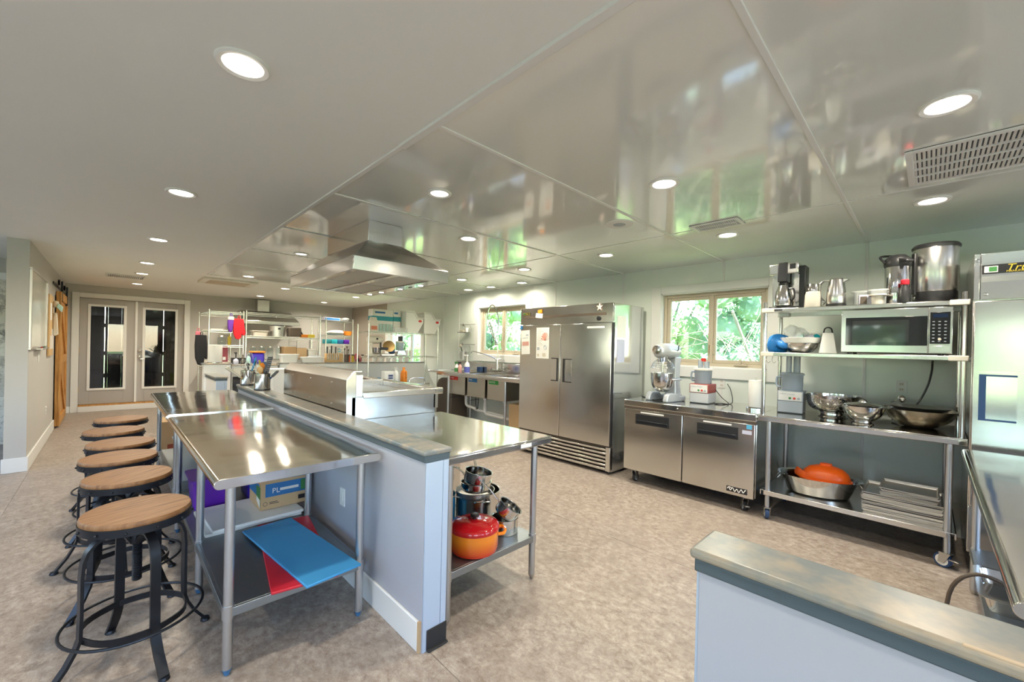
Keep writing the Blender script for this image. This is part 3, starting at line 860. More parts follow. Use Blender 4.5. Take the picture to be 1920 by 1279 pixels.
# ------------------------------------------------------------------ stools
def make_stool():
    o = thing('stool', 'x', 'stool')
    MB().lathe([(.001, .672), (.197, .672), (.200, .678), (.200, .692), (.196, .699), (.001, .700)], n=40, cap0=False, cap1=False).build('seat', SEATM, o)
    rim = MB().lathe([(.196, .642), (.203, .642), (.203, .676), (.199, .676)], n=40, cap0=False, cap1=False).build('seat_band', BLACKM, o)
    q = MB()
    for k in range(12):
        a = 2*PI*k/12
        q.ball((.205*math.cos(a), .205*math.sin(a), .657), .006, 8, 5)
    tag(q.build('rivet', BLACKM, rim), kind='stuff')
    for k in range(2):
        c = MB().box(-.19, .19, -.018, .018, .640, .648)
        c.build('seat_brace', BLACKM, rim).rotation_euler = (0, 0, R(90*k+45))
    sc = MB().cyl((0, 0, .36), (0, 0, .645), .016, n=14).build('screw', BLACKM, o)
    h = MB()
    for k in range(26):
        h.torus((0, 0, .365+k*.0075), .0165, .0028, 14, 4)
    h.build('thread', BLACKM, sc)
    MB().lathe([(.03, .54), (.034, .55), (.034, .60), (.028, .61)], n=16).build('bearing_hub', BLACKM, o)
    for k in range(4):
        a = R(90*k)
        e = Vector((math.cos(a), math.sin(a), 0)); sd = Vector((-math.sin(a), math.cos(a), 0))
        pr = [(.028, .55), (.045, .583), (.08, .607), (.115, .608), (.148, .592), (.172, .562), (.186, .52), (.191, .46), (.191, .30), (.193, .19), (.205, .15), (.235, .09), (.29, .012)]
        l = MB().bar([e*r+Vector((0,0,z)) for r, z in pr], .037, .012, sd).build('leg', BLACKM, o)
        MB().lathe([(.02, 0), (.022, .004), (.018, .016)], (e.x*.292, e.y*.292, 0), 10).build('foot_pad', BLACKM, l)
        # flat stretcher bowed inward between this leg and the next
        b2 = R(90*(k+1))
        pts = []
        for i in range(9):
            t = i/8
            p = Vector((math.cos(a), math.sin(a), 0))*(.19*(1-t))+Vector((math.cos(b2), math.sin(b2), 0))*(.19*t)
            out = Vector((math.cos((a+b2)/2), math.sin((a+b2)/2), 0))
            pts.append(p+out*.055*math.sin(PI*t)+Vector((0, 0, .185)))
        MB().bar(pts, .028, .006, (0, 0, 1)).build('stretcher', BLACKM, o)
    MB().torus((0, 0, .20), .253, .0065, 44, 8).build('foot_ring', BLACKM, o)
    return o
st_l = ['round wooden stool with black iron legs nearest the camera',
        'second wooden stool from the camera along the prep table',
        'third wooden stool from the camera along the prep table',
        'fourth wooden stool from the camera along the prep table',
        'fifth wooden stool from the camera along the prep table',
        'wooden stool at the far end of the row by the glazed door']
s0 = make_stool()
for i, (x, y, a) in enumerate(((.105, 2.62, 17), (.088, 3.31, 40), (.055, 3.88, 5), (.072, 4.415, 25), (.035, 5.035, 60), (.09, 5.72, 33))):
    o = s0 if i == 0 else copy_tree(s0)
    place(o, (x, y, 0), a); tag(o, st_l[i], 'stool', 'stools along the prep tables')

# ------------------------------------------------------------------ crocks and utensils on the island cap
CAPZ = .992
def crock(label, x, y):
    o = thing('utensil_crock', label, 'utensil holder', (x, y, CAPZ), 0, 'utensil crocks on the cap')
    MB().bowl([(.074, .012), (.076, .02), (.076, .175)], .003, n=28).build('vessel', STEEL_P, o)
    MB().lathe([(.074, 0), (.078, .004), (.078, .018), (.074, .02)], n=28).build('foot_band', BLACKP, o)
    return o
C1 = Vector((1.163, 4.98, CAPZ)); C2 = Vector((1.163, 5.62, CAPZ))
crock('steel utensil crock holding the perforated turner', C1.x, C1.y)
crock('steel utensil crock farther along holding the brush', C2.x, C2.y)
def utensil(name, label, c, lean, az, length, hm, head=None, headm=None, r=.006):
    """a handle leaning out of a crock; local z runs up the handle, head built at its end"""
    o = thing(name, label, 'utensil', c + Vector((math.cos(R(az))*-.02, math.sin(R(az))*-.02, .02)))
    o.rotation_euler = (Matrix.Rotation(R(az), 4, 'Z') @ Matrix.Rotation(R(lean), 4, 'Y')).to_euler()
    MB().tube([(0, 0, 0), (0, 0, length*.5), (0, 0, length)], r, 8).build('handle', hm, o)
    if head:
        m = MB(); head(m, length); m.build('head', headm or hm, o, .002)
    return o
def h_turner(m, l):
    # slotted blade as strips, seen broadside
    for x0, x1 in ((-.055, -.036), (-.022, -.007), (.007, .022), (.036, .055)): m.box(-.0015, .0015, x0, x1, l-.03, l+.16)
    for z in (-.03, -.01, .01, .03, .052, .074, .096, .118, .14): m.box(-.0015, .0015, -.055, .055, l+z, l+z+.0155)
def h_spoon(m, l): m.ball((0, 0, l+.035), .03, 12, 8, .35, 1, 1.35)
def h_flat(m, l): m.box(-.003, .003, -.028, .028, l-.01, l+.085)
def h_brush(m, l):
    for k in range(16):
        for j in range(3): m.box(-.02, -.002, -.016+.012*j, -.008+.012*j, l-.06+.011*k, l-.053+.011*k)
    m.box(-.002, .010, -.022, .022, l-.07, l+.12)
def h_whisk(m, l):
    for k in range(5):
        a = PI*k/5
        m.tube([(math.cos(a)*.035*math.sin(t), math.sin(a)*.035*math.sin(t), l+.06-.07*math.cos(t)) for t in [2*PI*i/14 for i in range(14)]], .0014, 4, True)
def h_tongs(m, l): m.box(-.012, .012, -.02, .02, l-.02, l+.05).box(-.008, .008, -.03, .03, l+.045, l+.06)
def h_knob(m, l): m.ball((0, 0, l), .018, 10, 8)
SB = base('blue_steel_turner', (.32,.37,.46), .3, 1.0)
utensil('slotted_turner', 'broad blue grey slotted turner standing in the nearer crock', C1+Vector((.01,-.01,0)), 14, -40, .19, BLACKP, h_turner, SB)
utensil('spatula', 'lime green handled spatula in the nearer crock', C1, 10, 150, .22, LIME, h_flat, YELLOW, .009)
utensil('spoon', 'orange handled spoon in the nearer crock', C1, 8, 100, .20, ORANGEP, h_spoon, ORANGEP, .009)
utensil('spatula', 'white handled scraper in the nearer crock', C1, 16, 200, .17, CREAMP, h_flat, WHITEP, .009)
utensil('tongs', 'navy handled tongs leaning out of the nearer crock', C1, 42, -30, .19, NAVY, h_tongs, BLACKP, .009)
utensil('whisk', 'wire whisk with dark handle in the nearer crock', C1, 30, 170, .20, BLACKP, h_whisk, WIRE, .008)
utensil('whisk', 'big balloon whisk spilling over between the crocks', C2+Vector((0,-.03,0)), 36, -120, .23, STEEL_P, h_whisk, WIRE, .008)
utensil('spatula', 'navy silicone spatula at the back of the nearer crock', C1+Vector((0,.02,0)), 18, 60, .21, NAVY, h_flat, NAVY, .009)
utensil('spoon', 'blue silicone spoon rising from the farther crock', C2+Vector((.02,0,0)), 14, -20, .25, BLUEC, h_spoon, BLUEC, .010)
utensil('spoon', 'pale wooden spoon at the front of the nearer crock', C1+Vector((-.02,-.02,0)), 20, -110, .18, WOOD_L, h_spoon, WOOD_L, .008)
utensil('scrub_brush', 'long wooden brush with white bristles leaning over the farther crock', C2+Vector((0,-.02,0)), 52, -172, .20, WOOD_L, h_brush, CREAMP, .010)
utensil('whisk', 'wire whisk with steel handle in the farther crock', C2, 12, 60, .24, STEEL_P, h_whisk, WIRE)
utensil('spoon', 'grey ladle spoon in the farther crock', C2, 22, 10, .22, STEEL_B, h_spoon, STEEL_B)
utensil('masher', 'black handled masher in the farther crock', C2, 10, 250, .23, BLACKP, h_knob, BLACKP, .009)
o = thing('shaker', 'small clear glass shaker between the two crocks', 'shaker', (1.14, 5.22, CAPZ))
MB().lathe([(.02, 0), (.022, .005), (.022, .05), (.017, .055)], n=14).build('jar', JARM, o)
MB().lathe([(.018, .055), (.018, .07), (.01, .075)], n=14).build('lid', STEEL_P, o)

# ------------------------------------------------------------------ under the near prep table
def slab(name, label, cat, loc, w, l, h, rz, mat, group=None, bev=.004):
    o = MB().box(-w/2, w/2, -l/2, l/2, 0, h).build(name, mat, None, bev)
    place(o, loc, rz); return tag(o, label, cat, group)
SH = .3055
slab('cutting_board', 'red cutting board lying under the blue one', 'cutting board', (.775, 2.565, SH), .30, .88, .013, -9, REDP, 'cutting boards on the undershelf')
slab('cutting_board', 'blue cutting board slanting across the undershelf', 'cutting board', (.785, 2.53, SH+.0135), .285, .885, .013, 6, BLUEP, 'cutting boards on the undershelf')
slab('cutting_board', 'lower white cutting board behind the blue one', 'cutting board', (.697, 3.29, SH), .545, .48, .02, 0, WHITEP, 'cutting boards on the undershelf')
slab('cutting_board', 'upper white cutting board carrying the cardboard box', 'cutting board', (.712, 3.27, SH+.0205), .525, .47, .02, 2, WHITEP, 'cutting boards on the undershelf')
bx = thing('cardboard_box', 'brown cardboard box with blue and green print under the prep table', 'box', (.90, 3.33, SH+.0412), 0)
MB().box(-.155, .155, -.15, .15, 0, .27).build('carton', CARD2, bx, .003)
MB().box(-.125, .155, -.1512, -.15, .085, .175).build('blue_band', BLUEPR, bx)
MB().box(.10, .148, -.1524, -.1512, .095, .17).build('green_mark', GREENPR, bx)
MB().box(.04, .145, -.1512, -.15, .195, .215).build('blue_word_bar', BLUEPR, bx)
text('printed_word', 'PL', .05, PAPER, bx, (-.085, -.1525, .108), (R(90), 0, 0))
MB().box(-.035, .085, -.1535, -.1515, .118, .136).build('tape_strip', PAPER, bx)
MB().box(-.1562, -.155, -.12, .15, .085, .175).build('blue_band', BLUEPR, bx)
MB().prism([(-.15, .02), (-.05, .06), (-.05, .16), (-.15, .16)], -.1574, -.1562, 'x').build('green_mark', GREENPR, bx)
MB().prism([(-.15, .02), (-.06, .055), (-.06, .085), (-.15, .075)], -.1582, -.1574, 'x').build('white_mark', PAPER, bx)
q = MB().torus((0, 0, 0), .013, .0012, 16, 4, Matrix.Translation((-.125, -.1505, .04)) @ Matrix.Rotation(R(90), 4, 'X'))
q.box(-.10, -.05, -.1512, -.15, .045, .049).box(-.10, -.04, -.1512, -.15, .035, .039).box(.085, .14, -.1512, -.15, .03, .06)
q.build('small_print', BLACKP, bx)

def tub(name, label, x, y, z, w, d, h, mat, cat='bin', rim=.012, taper=.86, rz=0, group=None):
    o = thing(name, label, cat, (x, y, z), rz, group)
    t = .004
    def rr(w, d, z, r=.03):
        pts = []
        for cxs, cys, a0 in ((1, 1, 0), (-1, 1, 90), (-1, -1, 180), (1, -1, 270)):
            for i in range(4):
                a = R(a0+30*i); pts.append(Vector((cxs*(w/2-r)+r*math.cos(a), cys*(d/2-r)+r*math.sin(a), z)))
        return pts
    MB().loft([rr(w*taper, d*taper, 0), rr(w, d, h), rr(w-2*t, d-2*t, h), rr(w*taper-2*t, d*taper-2*t, t)]).build('shell', mat, o)
    MB().loft([rr(w, d, h-.014), rr(w+2*rim, d+2*rim, h-.012), rr(w+2*rim, d+2*rim, h), rr(w-2*t, d-2*t, h+.001)]).build('rim', mat, o)
    return o
tub('storage_tub', 'purple plastic tub on the undershelf beside the cardboard box', .555, 3.72, SH, .27, .34, .22, PURPLE)
tub('storage_tub', 'copy of the purple tub with its blue cast put into the colour', .88, 3.72, SH, .27, .34, .24, BLUEV)  # repeats the purple tub; its shift toward blue is put into the colour
o = tub('storage_bin', 'pale grey bin on the second table undershelf', .58, 4.62, .291, .32, .34, .34, WHITEP)
o = thing('cardboard_box', 'worn orange brown cardboard carton on the floor past the tables', 'box', (.60, 6.55, 0), 0)
MB().box(-.16, .17, -.22, .2, 0, .53).build('carton', CARD, o, .004)
MB().box(-.162, -.16, -.05, .03, .36, .41).build('hand_hole', BLACKP, o)
MB().box(-.10, .165, -.223, -.22, .03, .26).build('red_print', base('faded_red_print', (.28,.06,.03), .8), o)
MB().box(-.163, -.16, -.2, -.10, .25, .48).build('orange_print', ORANGEP, o)

# ------------------------------------------------------------------ pots under the square prep table
S3 = .2855
def pot(name, label, loc, r, h, mat, hand=None, t=.003, cat='pot', rz=0):
    o = thing(name, label, cat, loc, rz, 'pots under the prep table')
    MB().bowl([(r*.94, 0), (r*.985, .006), (r, .02), (r, h-.004), (r+.004, h)], t, n=36).build('vessel', mat, o)
    if hand == 'long':
        MB().bar([(r-.002, 0, h-.022), (r+.03, 0, h-.016), (r+.09, 0, h+.006), (r+.19, 0, h+.02)], .018, .006, (0, 1, 0)).build('handle', STEEL_P, o, .002)
    if hand == 'loops':
        for s in (-1, 1):
            MB().tube([(s*r, -.05, h-.04), (s*(r+.03), -.045, h-.032), (s*(r+.036), 0, h-.03), (s*(r+.03), .045, h-.032), (s*r, .05, h-.04)], .006, 8).build('handle', STEEL_P, o)
    return o
do2 = thing('dutch_oven', 'orange enamel dutch oven with red lid under the prep table', 'pot', (1.585, 1.905, S3), -38)
MB().bowl([(.125, 0), (.138, .006), (.145, .03), (.147, .128)], .006, n=40).build('body', ENORA, do2)
for s in (-1, 1):
    MB().tube([(s*.14, -.05, .108), (s*.172, -.048, .112), (s*.186, 0, .114), (s*.172, .048, .112), (s*.14, .05, .108)], .010, 8).build('loop_handle', ENORA, do2)
lid = MB().lathe([(.149, .128), (.151, .134), (.149, .150), (.140, .160), (.10, .174), (.04, .181), (.001, .182)], n=40, cap1=False).build('lid', ENRED, do2)
MB().lathe([(.012, .180), (.012, .192), (.026, .198), (.028, .206), (.02, .213), (.001, .214)], n=18, cap1=False).build('lid_knob', BLACKP, lid)
q = MB()
for rr in (.062, .075, .088): q.torus((0, 0, .1775-(rr-.06)*.11), rr, .0016, 36, 4)
q.build('lid_ring', ENRED, lid)
pot('saucepan', 'small steel saucepan at the open corner of the undershelf', (1.885, 1.955, S3), .088, .10, STEEL_P)
p = pot('saucepan', 'steel saucepan tipped on its side over another pan', (1.875, 1.945, S3+.118), .080, .075, STEEL_P, 'long')
p.rotation_euler = (Matrix.Rotation(R(135), 4, 'Z') @ Matrix.Rotation(R(-33), 4, 'Y')).to_euler()
pot('stock_pot', 'wide steel pot with loop handles holding the nested saucepans', (1.905, 2.26, S3), .155, .20, STEEL_H, 'loops', rz=60)
pot('frying_pan', 'dark shallow pan nested in the wide steel pot', (1.87, 2.25, S3+.165), .135, .045, STEEL_B, 'long', rz=190)
pot('saucepan', 'lower saucepan nested on top of the wide pot', (1.865, 2.235, S3+.2105), .105, .06, STEEL_P, 'long', rz=80)
p = pot('saucepan', 'topmost small saucepan of the nested stack', (1.86, 2.225, S3+.262), .094, .085, STEEL_P, 'long', rz=60)
p.rotation_euler = (R(10), R(-4), R(60))
pot('casserole_pot', 'bright blue enamel pot behind the dutch oven', (1.625, 2.36, S3), .122, .20, BLUEC, None, .005)
pot('stock_pot', 'tall steel stock pot at the back of the undershelf', (1.87, 2.67, S3), .15, .42, STEEL_H, 'loops', rz=20)

# ================================================================== WINDOW WALL EQUIPMENT  (local front faces -y, turned to face -x)
def caster(parent, x, y, z, r=.055, mat=BLACKR, brake=False, rz=0, hub=GREYP):
    c = bpy.data.objects.new('caster', None); COL.objects.link(c); c.parent = parent; c.location = (x, y, 0); c.rotation_euler = (0, 0, R(rz))
    M = Matrix.Rotation(R(90), 4, 'Y')
    MB().lathe([(r*.7, -.014), (r*.92, -.016), (r, -.008), (r, .008), (r*.92, .016), (r*.7, .014)], n=22, M=Matrix.Translation((0, .02, r)) @ M).build('tyre', mat, c)
    MB().lathe([(r*.72, -.015), (r*.2, -.019), (r*.2, .019), (r*.72, .015)], n=20, M=Matrix.Translation((0, .02, r)) @ M).build('hub', hub, c)
    m = MB()
    for s in (-1, 1):
        m.prism([(.02-.018, r-.015), (.02+.018, r-.015), (.03, z-.02), (-.03, z-.02)], s*.023-.002, s*.023+.002, 'x')
    m.box(-.026, .026, -.032, .032, z-.022, z-.014).cyl((0, 0, z-.014), (0, 0, z), .018, n=12)
    m.build('fork', STEEL_B, c)
    if brake: MB().box(-.018, .018, -.075, -.02, r*1.3, r*1.3+.008).build('brake_lever', STEEL_B, c, .002)
    return c

def recess_handle(parent, x0, x1, z0, z1, open_side, mat=BLACKP):
    """dark three-sided frame of a recessed pull, open towards one side"""
    t = .02
    m = MB().box(x0, x1, -.006, .0, z1-.012, z1).box(x0, x1, -.006, .0, z0, z0+.012)
    if open_side == 'l': m.box(x1-t, x1, -.008, .0, z0, z1)
    else: m.box(x0, x0+t*1.6, -.008, .0, z0, z1)
    h = m.build('pull_frame', mat, parent)
    a, b = (x0, x1-t) if open_side == 'l' else (x0+t*1.6, x1)
    MB().box(a, b, -.002, .001, z0+.012, z1-.012).build('pull_recess', STEEL_P, h)

# two-door refrigerator
fr = thing('refrigerator', 'tall two-door stainless refrigerator beside the sink', 'refrigerator', (4.29, 4.212, 0), -90)
FW, FD, FH = 1.547, .75, 2.082
FSIDE = base('fridge_side_panel', (.66,.68,.68), .12, .85)
MB().box(.0, FW, .05, FD, .03, FH).build('cabinet', FSIDE, fr, .004)
MB().box(0, FW, .005, .05, 1.845, FH).build('header_panel', STEEL_D, fr, .003)
MB().box(.06, FW-.10, -.001, .006, 1.935, 1.965).build('header_slot', BROWNP, fr)
pl = MB().box(.055, .19, -.004, .006, 1.978, 2.02).build('badge', BLACKP, fr)
MB().box(.058, .187, -.0055, -.004, 1.981, 2.017).build('badge_frame', YELLOW, pl)
MB().box(.061, .184, -.0065, -.0055, 1.984, 2.014).build('badge_field', BLACKP, pl)
text('badge_letters', 'True', .03, YELLOW, pl, (.098, -.0075, 1.989), (R(90), 0, 0), .3)
MB().box(.065, .09, -.0075, -.006, 1.988, 2.01).build('badge_mark', GREENPR, pl)
MB().lathe([(.028, 0), (.028, .012), (.02, .014)], n=20, M=Matrix.Translation((FW-.2, .005, 1.895)) @ Matrix.Rotation(R(90), 4, 'X')).build('thermometer', BLACKP, fr)
xm = .757
dl = MB().box(.004, xm-.003, 0, .05, .345, 1.838).build('door', STEEL_D, fr, .005)
recess_handle(dl, xm-.15, xm-.035, 1.075, 1.385, 'l')
dr = MB().box(xm+.003, FW-.012, 0, .05, .345, 1.838).build('door', STEEL_D, fr, .005)
recess_handle(dr, xm+.05, xm+.19, 1.07, 1.38, 'r')
MB().box(FW-.012, FW, .012, .05, .345, 1.838).build('gasket', BLACKR, fr)
MB().box(.0, FW, .03, .06, .06, .345).build('grille_backing', BROWNP, fr)
MB().box(FW-.06, FW, .004, .05, .04, .33).build('grille_end', STEEL_H, fr, .003)
for k in range(6):
    z = .055+k*.046
    MB().prism([(.0, z), (.0, z+.022), (.03, z+.036), (.03, z+.014)], .0, FW-.06, 'x', None).build('louvre', STEEL_H, fr, .002)
for x in (.08, FW-.08):
    for y in (.12, FD-.1): MB().cyl((x, y, 0), (x, y, .05), .02, n=10).build('foot', BLACKP, fr)
MB().box(FW-.004, FW+.008, .02, .045, 1.86, 2.06).build('hinge_plate', STEEL_P, fr, .002)

def on_fridge(name, label, cat, x0, x1, z0, z1, mat, tilt=0, y=-.0035, th=.0015):
    """flat sheet on the refrigerator door, placed in its local frame"""
    cx, cz = (x0+x1)/2, (z0+z1)/2
    o = MB().box(x0-cx, x1-cx, -th, 0, z0-cz, z1-cz).build(name, mat)
    M = fr.matrix_basis
    o.matrix_world = Matrix.Translation((4.29, 4.212, 0)) @ Matrix.Rotation(R(-90), 4, 'Z') @ Matrix.Translation((cx, y, cz)) @ Matrix.Rotation(R(tilt), 4, 'Y')
    return tag(o, label, cat)
p1 = on_fridge('paper_notice', 'curling typed notice on the left refrigerator door', 'paper', .03, .20, 1.42, 1.765, PAPER, -3)
m = MB()
MB().box(-.065, .065, -.0025, -.0015, -.05, .01).build('red_block', base('faded_red_block', (.62,.33,.28), .8), p1)
MB().box(-.06, .055, -.0025, -.0015, .058, .066).box(.01, .06, -.0025, -.0015, .09, .115).build('heading', GREYP, p1)
p2 = on_fridge('paper_poster', 'tall menu poster with a red flower on the refrigerator door', 'poster', .325, .56, 1.37, 1.80, PAPER, 0)
m = MB()
for k in range(9):
    a = R(-75+150*k/8)
    m.prism([(.045, .03), (.045+.075*math.sin(a)-.006, .03+.11*math.cos(a)), (.045+.075*math.sin(a)+.008, .03+.11*math.cos(a)+.01)], -.0028, -.0015, 'y')
m.build('flower', base('poster_red', (.66,.18,.10), .8), p2)
MB().torus((0, 0, 0), .026, .005, 20, 4, Matrix.Translation((.05, -.002, -.055)) @ Matrix.Rotation(R(90), 4, 'X')).box(-.10, -.055, -.0025, -.0015, -.10, -.06).build('emblem', GREYP, p2)
m = MB()
for k in range(12): m.box(-.10, -.10+.07+.02*((k*7) % 3), -.0022, -.0015, .19-.02*k, .196-.02*k)
m.build('printed_lines', base('pale_print', (.55,.52,.47), .8), p2)
MB().box(-.10, -.06, -.0022, -.0015, -.19, -.15).box(.0, .06, -.0022, -.0015, -.19, -.14).build('small_pictures', CREAMCLOTH, p2)
on_fridge('paper_label', 'white label strip at the top of the refrigerator door', 'label', 1.18, 1.44, 1.775, 1.80, PAPER)
# star magnet, photo magnets, blue magnet
star = MB()
pts = []
for k in range(10):
    r_ = .052 if k % 2 == 0 else .022; a = R(90+36*k); pts.append((r_*math.cos(a), r_*math.sin(a)))
star.prism(pts, -.006, 0, 'y')
so = star.build('star_magnet', base('pink_star', (.70,.55,.48), .5)); so.matrix_world = Matrix.Translation((4.288, 4.212-1.36, 2.035)) @ Matrix.Rotation(R(-90), 4, 'Z')
tag(so, 'pale star shaped magnet on the refrigerator header', 'magnet')
on_fridge('photo_magnet', 'orange and white photo magnet over the header slot', 'magnet', .30, .43, 1.935, 2.0, PAPER, 6, -.002)
on_fridge('photo_magnet', 'bright orange magnet above the white photo', 'magnet', .34, .42, 2.0, 2.05, ORANGEP, -8, -.002)
on_fridge('photo_magnet', 'small blue magnet at the edge of the refrigerator door', 'magnet', .004, .05, 1.78, 1.83, BLUEPR, 0)
# lists taped on the refrigerator side
for nm, lab, y0, y1, z0, z1, mt in (('paper_list', 'upper brown edged list taped to the refrigerator side', .10, .30, 1.66, 1.93, PAPER), ('paper_list', 'lower white list taped to the refrigerator side', .10, .28, 1.36, 1.64, LAVP)):
    o = MB().box(0, .0015, y0, y1, z0, z1).build(nm, mt); o.matrix_world = Matrix.Translation((4.29, 4.212, 0)) @ Matrix.Rotation(R(-90), 4, 'Z') @ Matrix.Translation((FW+.001, 0, 0)); tag(o, lab, 'paper')

# undercounter refrigerator
uc = thing('undercounter_refrigerator', 'low two-door stainless undercounter refrigerator on casters', 'refrigerator', (4.25, 2.457, 0), -90)
UW = 1.347
MB().box(0, UW, .04, .80, .155, .87).build('cabinet', STEEL_H, uc, .003)
MB().box(-.008, UW+.008, -.01, .85, .873, .945).build('worktop', STEEL_T, uc, .008, 3)
MB().box(-.002, UW+.002, .0, .04, .845, .872).build('top_gap', BROWNP, uc)
for x0, x1, hx0, hx1 in ((.004, .672, .13, .50), (.682, UW-.004, .13, .50)):
    d = MB().box(x0, x1, -.005, .04, .155, .848).build('door', STEEL_D, uc, .006)
    a = x0+.14; b = x1-.14
    MB().box(a, b, -.009, -.004, .685, .80).build('handle_recess', BLACKP, d, .012)
    MB().box(a+.015, b-.015, -.016, -.008, .70, .73).build('handle_lip', BLACKM, d, .006)
    MB().box(a+.06, b-.06, -.0075, -.005, .812, .826).build('label_strip', PAPER, d)
bd = MB().box(UW-.235, UW-.055, -.0075, -.005, .185, .235).build('badge', BLACKP, uc)
q = MB(); random.seed(3)
pts = [(UW-.225+.16*i/22, -.009, .21+.014*math.sin(i*1.25)+.004*math.sin(i*.4)) for i in range(23)]
q.tube(pts, .0035, 5); q.tube([(UW-.22, -.009, .222), (UW-.205, -.009, .228), (UW-.19, -.009, .221)], .003, 5)
q.build('badge_script', PAPER, bd)
MB().box(UW-.075, UW-.03, -.0075, -.005, .80, .84).build('energy_sticker', base('sky_sticker', (.10,.42,.65), .5), uc)
MB().box(UW-.11, UW-.03, -.0075, -.005, .75, .785).build('rating_sticker', LAVP, uc)
MB().lathe([(.009, 0), (.009, .006), (.004, .008)], n=12, M=Matrix.Translation((.62, -.011, .91)) @ Matrix.Rotation(R(90), 4, 'X')).build('key_lock', CHROME, uc)
for i, (x, y) in enumerate(((.10, .09), (UW-.10, .09), (.10, .72), (UW-.10, .72))): caster(uc, x, y, .155, .05, BLACKR, i == 1, 35*i)

# stand mixer on it
UT = .9455
mx = thing('stand_mixer', 'silver planetary stand mixer with steel bowl and wire guard', 'mixer', (4.50, 2.12, UT), -100)
MP = base('silver_mixer_enamel', (.52,.55,.58), .28, .3)
for s in (-1, 1):
    MB().prism([(-.13, 0), (-.13, .03), (-.10, .085), (-.06, .10), (.06, .09), (.10, .06), (.22, .06), (.22, 0)], s*.115-.03, s*.115+.03, 'x').build('base_leg', MP, mx, .012, 3)
MB().box(-.13, .13, .13, .24, 0, .06).build('base_bridge', MP, mx, .015, 3)
MB().loft([[Vector((x*a, .185+y*b, z)) for x, y in ((-1,-1),(1,-1),(1,1),(-1,1))] for a, b, z in ((.075,.06,.04), (.06,.05,.2), (.06,.05,.42), (.07,.06,.5))]).build('column', MP, mx, .012, 3)
MB().lathe([(.02, -.19), (.06, -.185), (.082, -.15), (.088, -.05), (.088, .10), (.075, .16), (.03, .175)], n=24, M=Matrix.Translation((0, .06, .565)) @ Matrix.Rotation(R(-90), 4, 'X') @ Matrix.Scale(1.0, 4)).build('head', MP, mx)
MB().lathe([(.05, 0), (.05, .02), (.03, .024)], n=20, M=Matrix.Translation((0, -.125, .575)) @ Matrix.Rotation(R(90), 4, 'X')).build('hub_cap', STEEL_P, mx)
MB().cyl((0, -.02, .44), (0, -.02, .5), .05, .055, 18).build('planetary', STEEL_P, mx)
MB().cyl((0, -.02, .28), (0, -.02, .44), .012, n=10).build('beater_shaft', STEEL_P, mx)
bw = MB().bowl([(.05, .105), (.085, .125), (.115, .18), (.124, .25), (.126, .315), (.136, .318)], .003, c=(0, -.02, 0), n=32).build('bowl', STEEL_P, mx)
MB().tube([(-.125, -.02, .25), (-.16, .05, .25), (-.12, .14, .25), (.12, .14, .25), (.16, .05, .25), (.125, -.02, .25)], .009, 8).build('bowl_yoke', MP, mx)
q = MB()
for k in range(22):
    a = 2*PI*k/22
    q.tube([(.06*math.cos(a), -.02+.06*math.sin(a), .47), (.10*math.cos(a), -.02+.10*math.sin(a), .435), (.13*math.cos(a), -.02+.13*math.sin(a), .37)], .0016, 4)
for r_, z in ((.085, .45), (.108, .42), (.12, .395), (.13, .37)): q.torus((0, -.02, z), r_, .0016, 28, 4)
q.build('wire_guard', WIRE, mx)
MB().tube([(.07, .14, .56), (.10, .12, .58), (.12, .10, .63)], .006, 6).build('speed_lever', BLACKP, mx)
q = MB().tube([(.0, .26, .10), (.10, .25, .004), (.02, -.10, .004), (-.20, .02, .004), (-.36, .10, .004), (-.45, .20, .004)], .005, 6); q.build('power_cord', BLACKP, mx)

# food processors
def processor(label, loc, rz, body, band, tall=False, w=.2, d=.23):
    o = thing('food_processor', label, 'food processor', loc, rz)
    MB().box(-w/2, w/2, -d/2, d/2, .006, .115).build('motor_base', body, o, .008, 3)
    MB().box(-w/2+.004, w/2-.004, -d/2+.004, d/2-.004, 0, .007).build('foot_plate', BLACKP, o)
    b2 = MB().box(-w/2-.002, w/2+.002, -d/2-.002, d/2+.002, .115, .212).build('control_housing', band, o, .006)
    pn = MB().box(-w/2+.008, w/2-.008, -d/2-.005, -d/2-.002, .122, .205).build('control_panel', PAPER, b2)
    for x, mt in ((-.0, GREENPR), (.035, REDPR), (.068, GREYP)):
        MB().lathe([(.011, 0), (.011, .004), (.007, .006)], n=14, M=Matrix.Translation((x, -d/2-.005, .145)) @ Matrix.Rotation(R(90), 4, 'X')).build('button', mt, pn)
    text('panel_lettering', 'robot coupe', .024, GREYP, pn, (-w/2+.016, -d/2-.0058, .178), (R(90), 0, 0))
    BOWL = base('tinted_bowl', (.40,.47,.56), .15, 0, .5, alpha=.75) if 'tinted_bowl' not in MATS else MATS['tinted_bowl']
    MB().lathe([(.082, .212), (.086, .22), (.09, .36), (.094, .365)], n=28).build('bowl', BOWL, o)
    MB().lathe([(.098, .362), (.098, .375), (.085, .384), (.02, .388)], n=28).build('lid', CREAMP if not tall else BOWL, o)
    hz = .47 if not tall else .60
    MB().lathe([(.03, .384), (.03, hz)], (-.03, 0, 0), 16, None, True, True, .8, 1.4).build('feed_tube', BOWL, o)
    MB().lathe([(.028, .384), (.028, hz-.01)], (.035, 0, 0), 16).build('feed_tube', BOWL, o)
    MB().lathe([(.026, hz-.01), (.026, hz+.02), (.02, hz+.026)], (.0 if not tall else .035, 0, 0), 14).build('pusher', REDPR if not tall else CLEARP, o)
    MB().tube([(-.09, 0, .34), (-.125, 0, .33), (-.125, 0, .25), (-.09, 0, .24)], .010, 8).build('bowl_handle', BOWL, o)
    return o
REDB = base('brick_red_enamel', (.36,.06,.05), .45)
GREYB = base('pale_grey_enamel', (.58,.59,.61), .4)
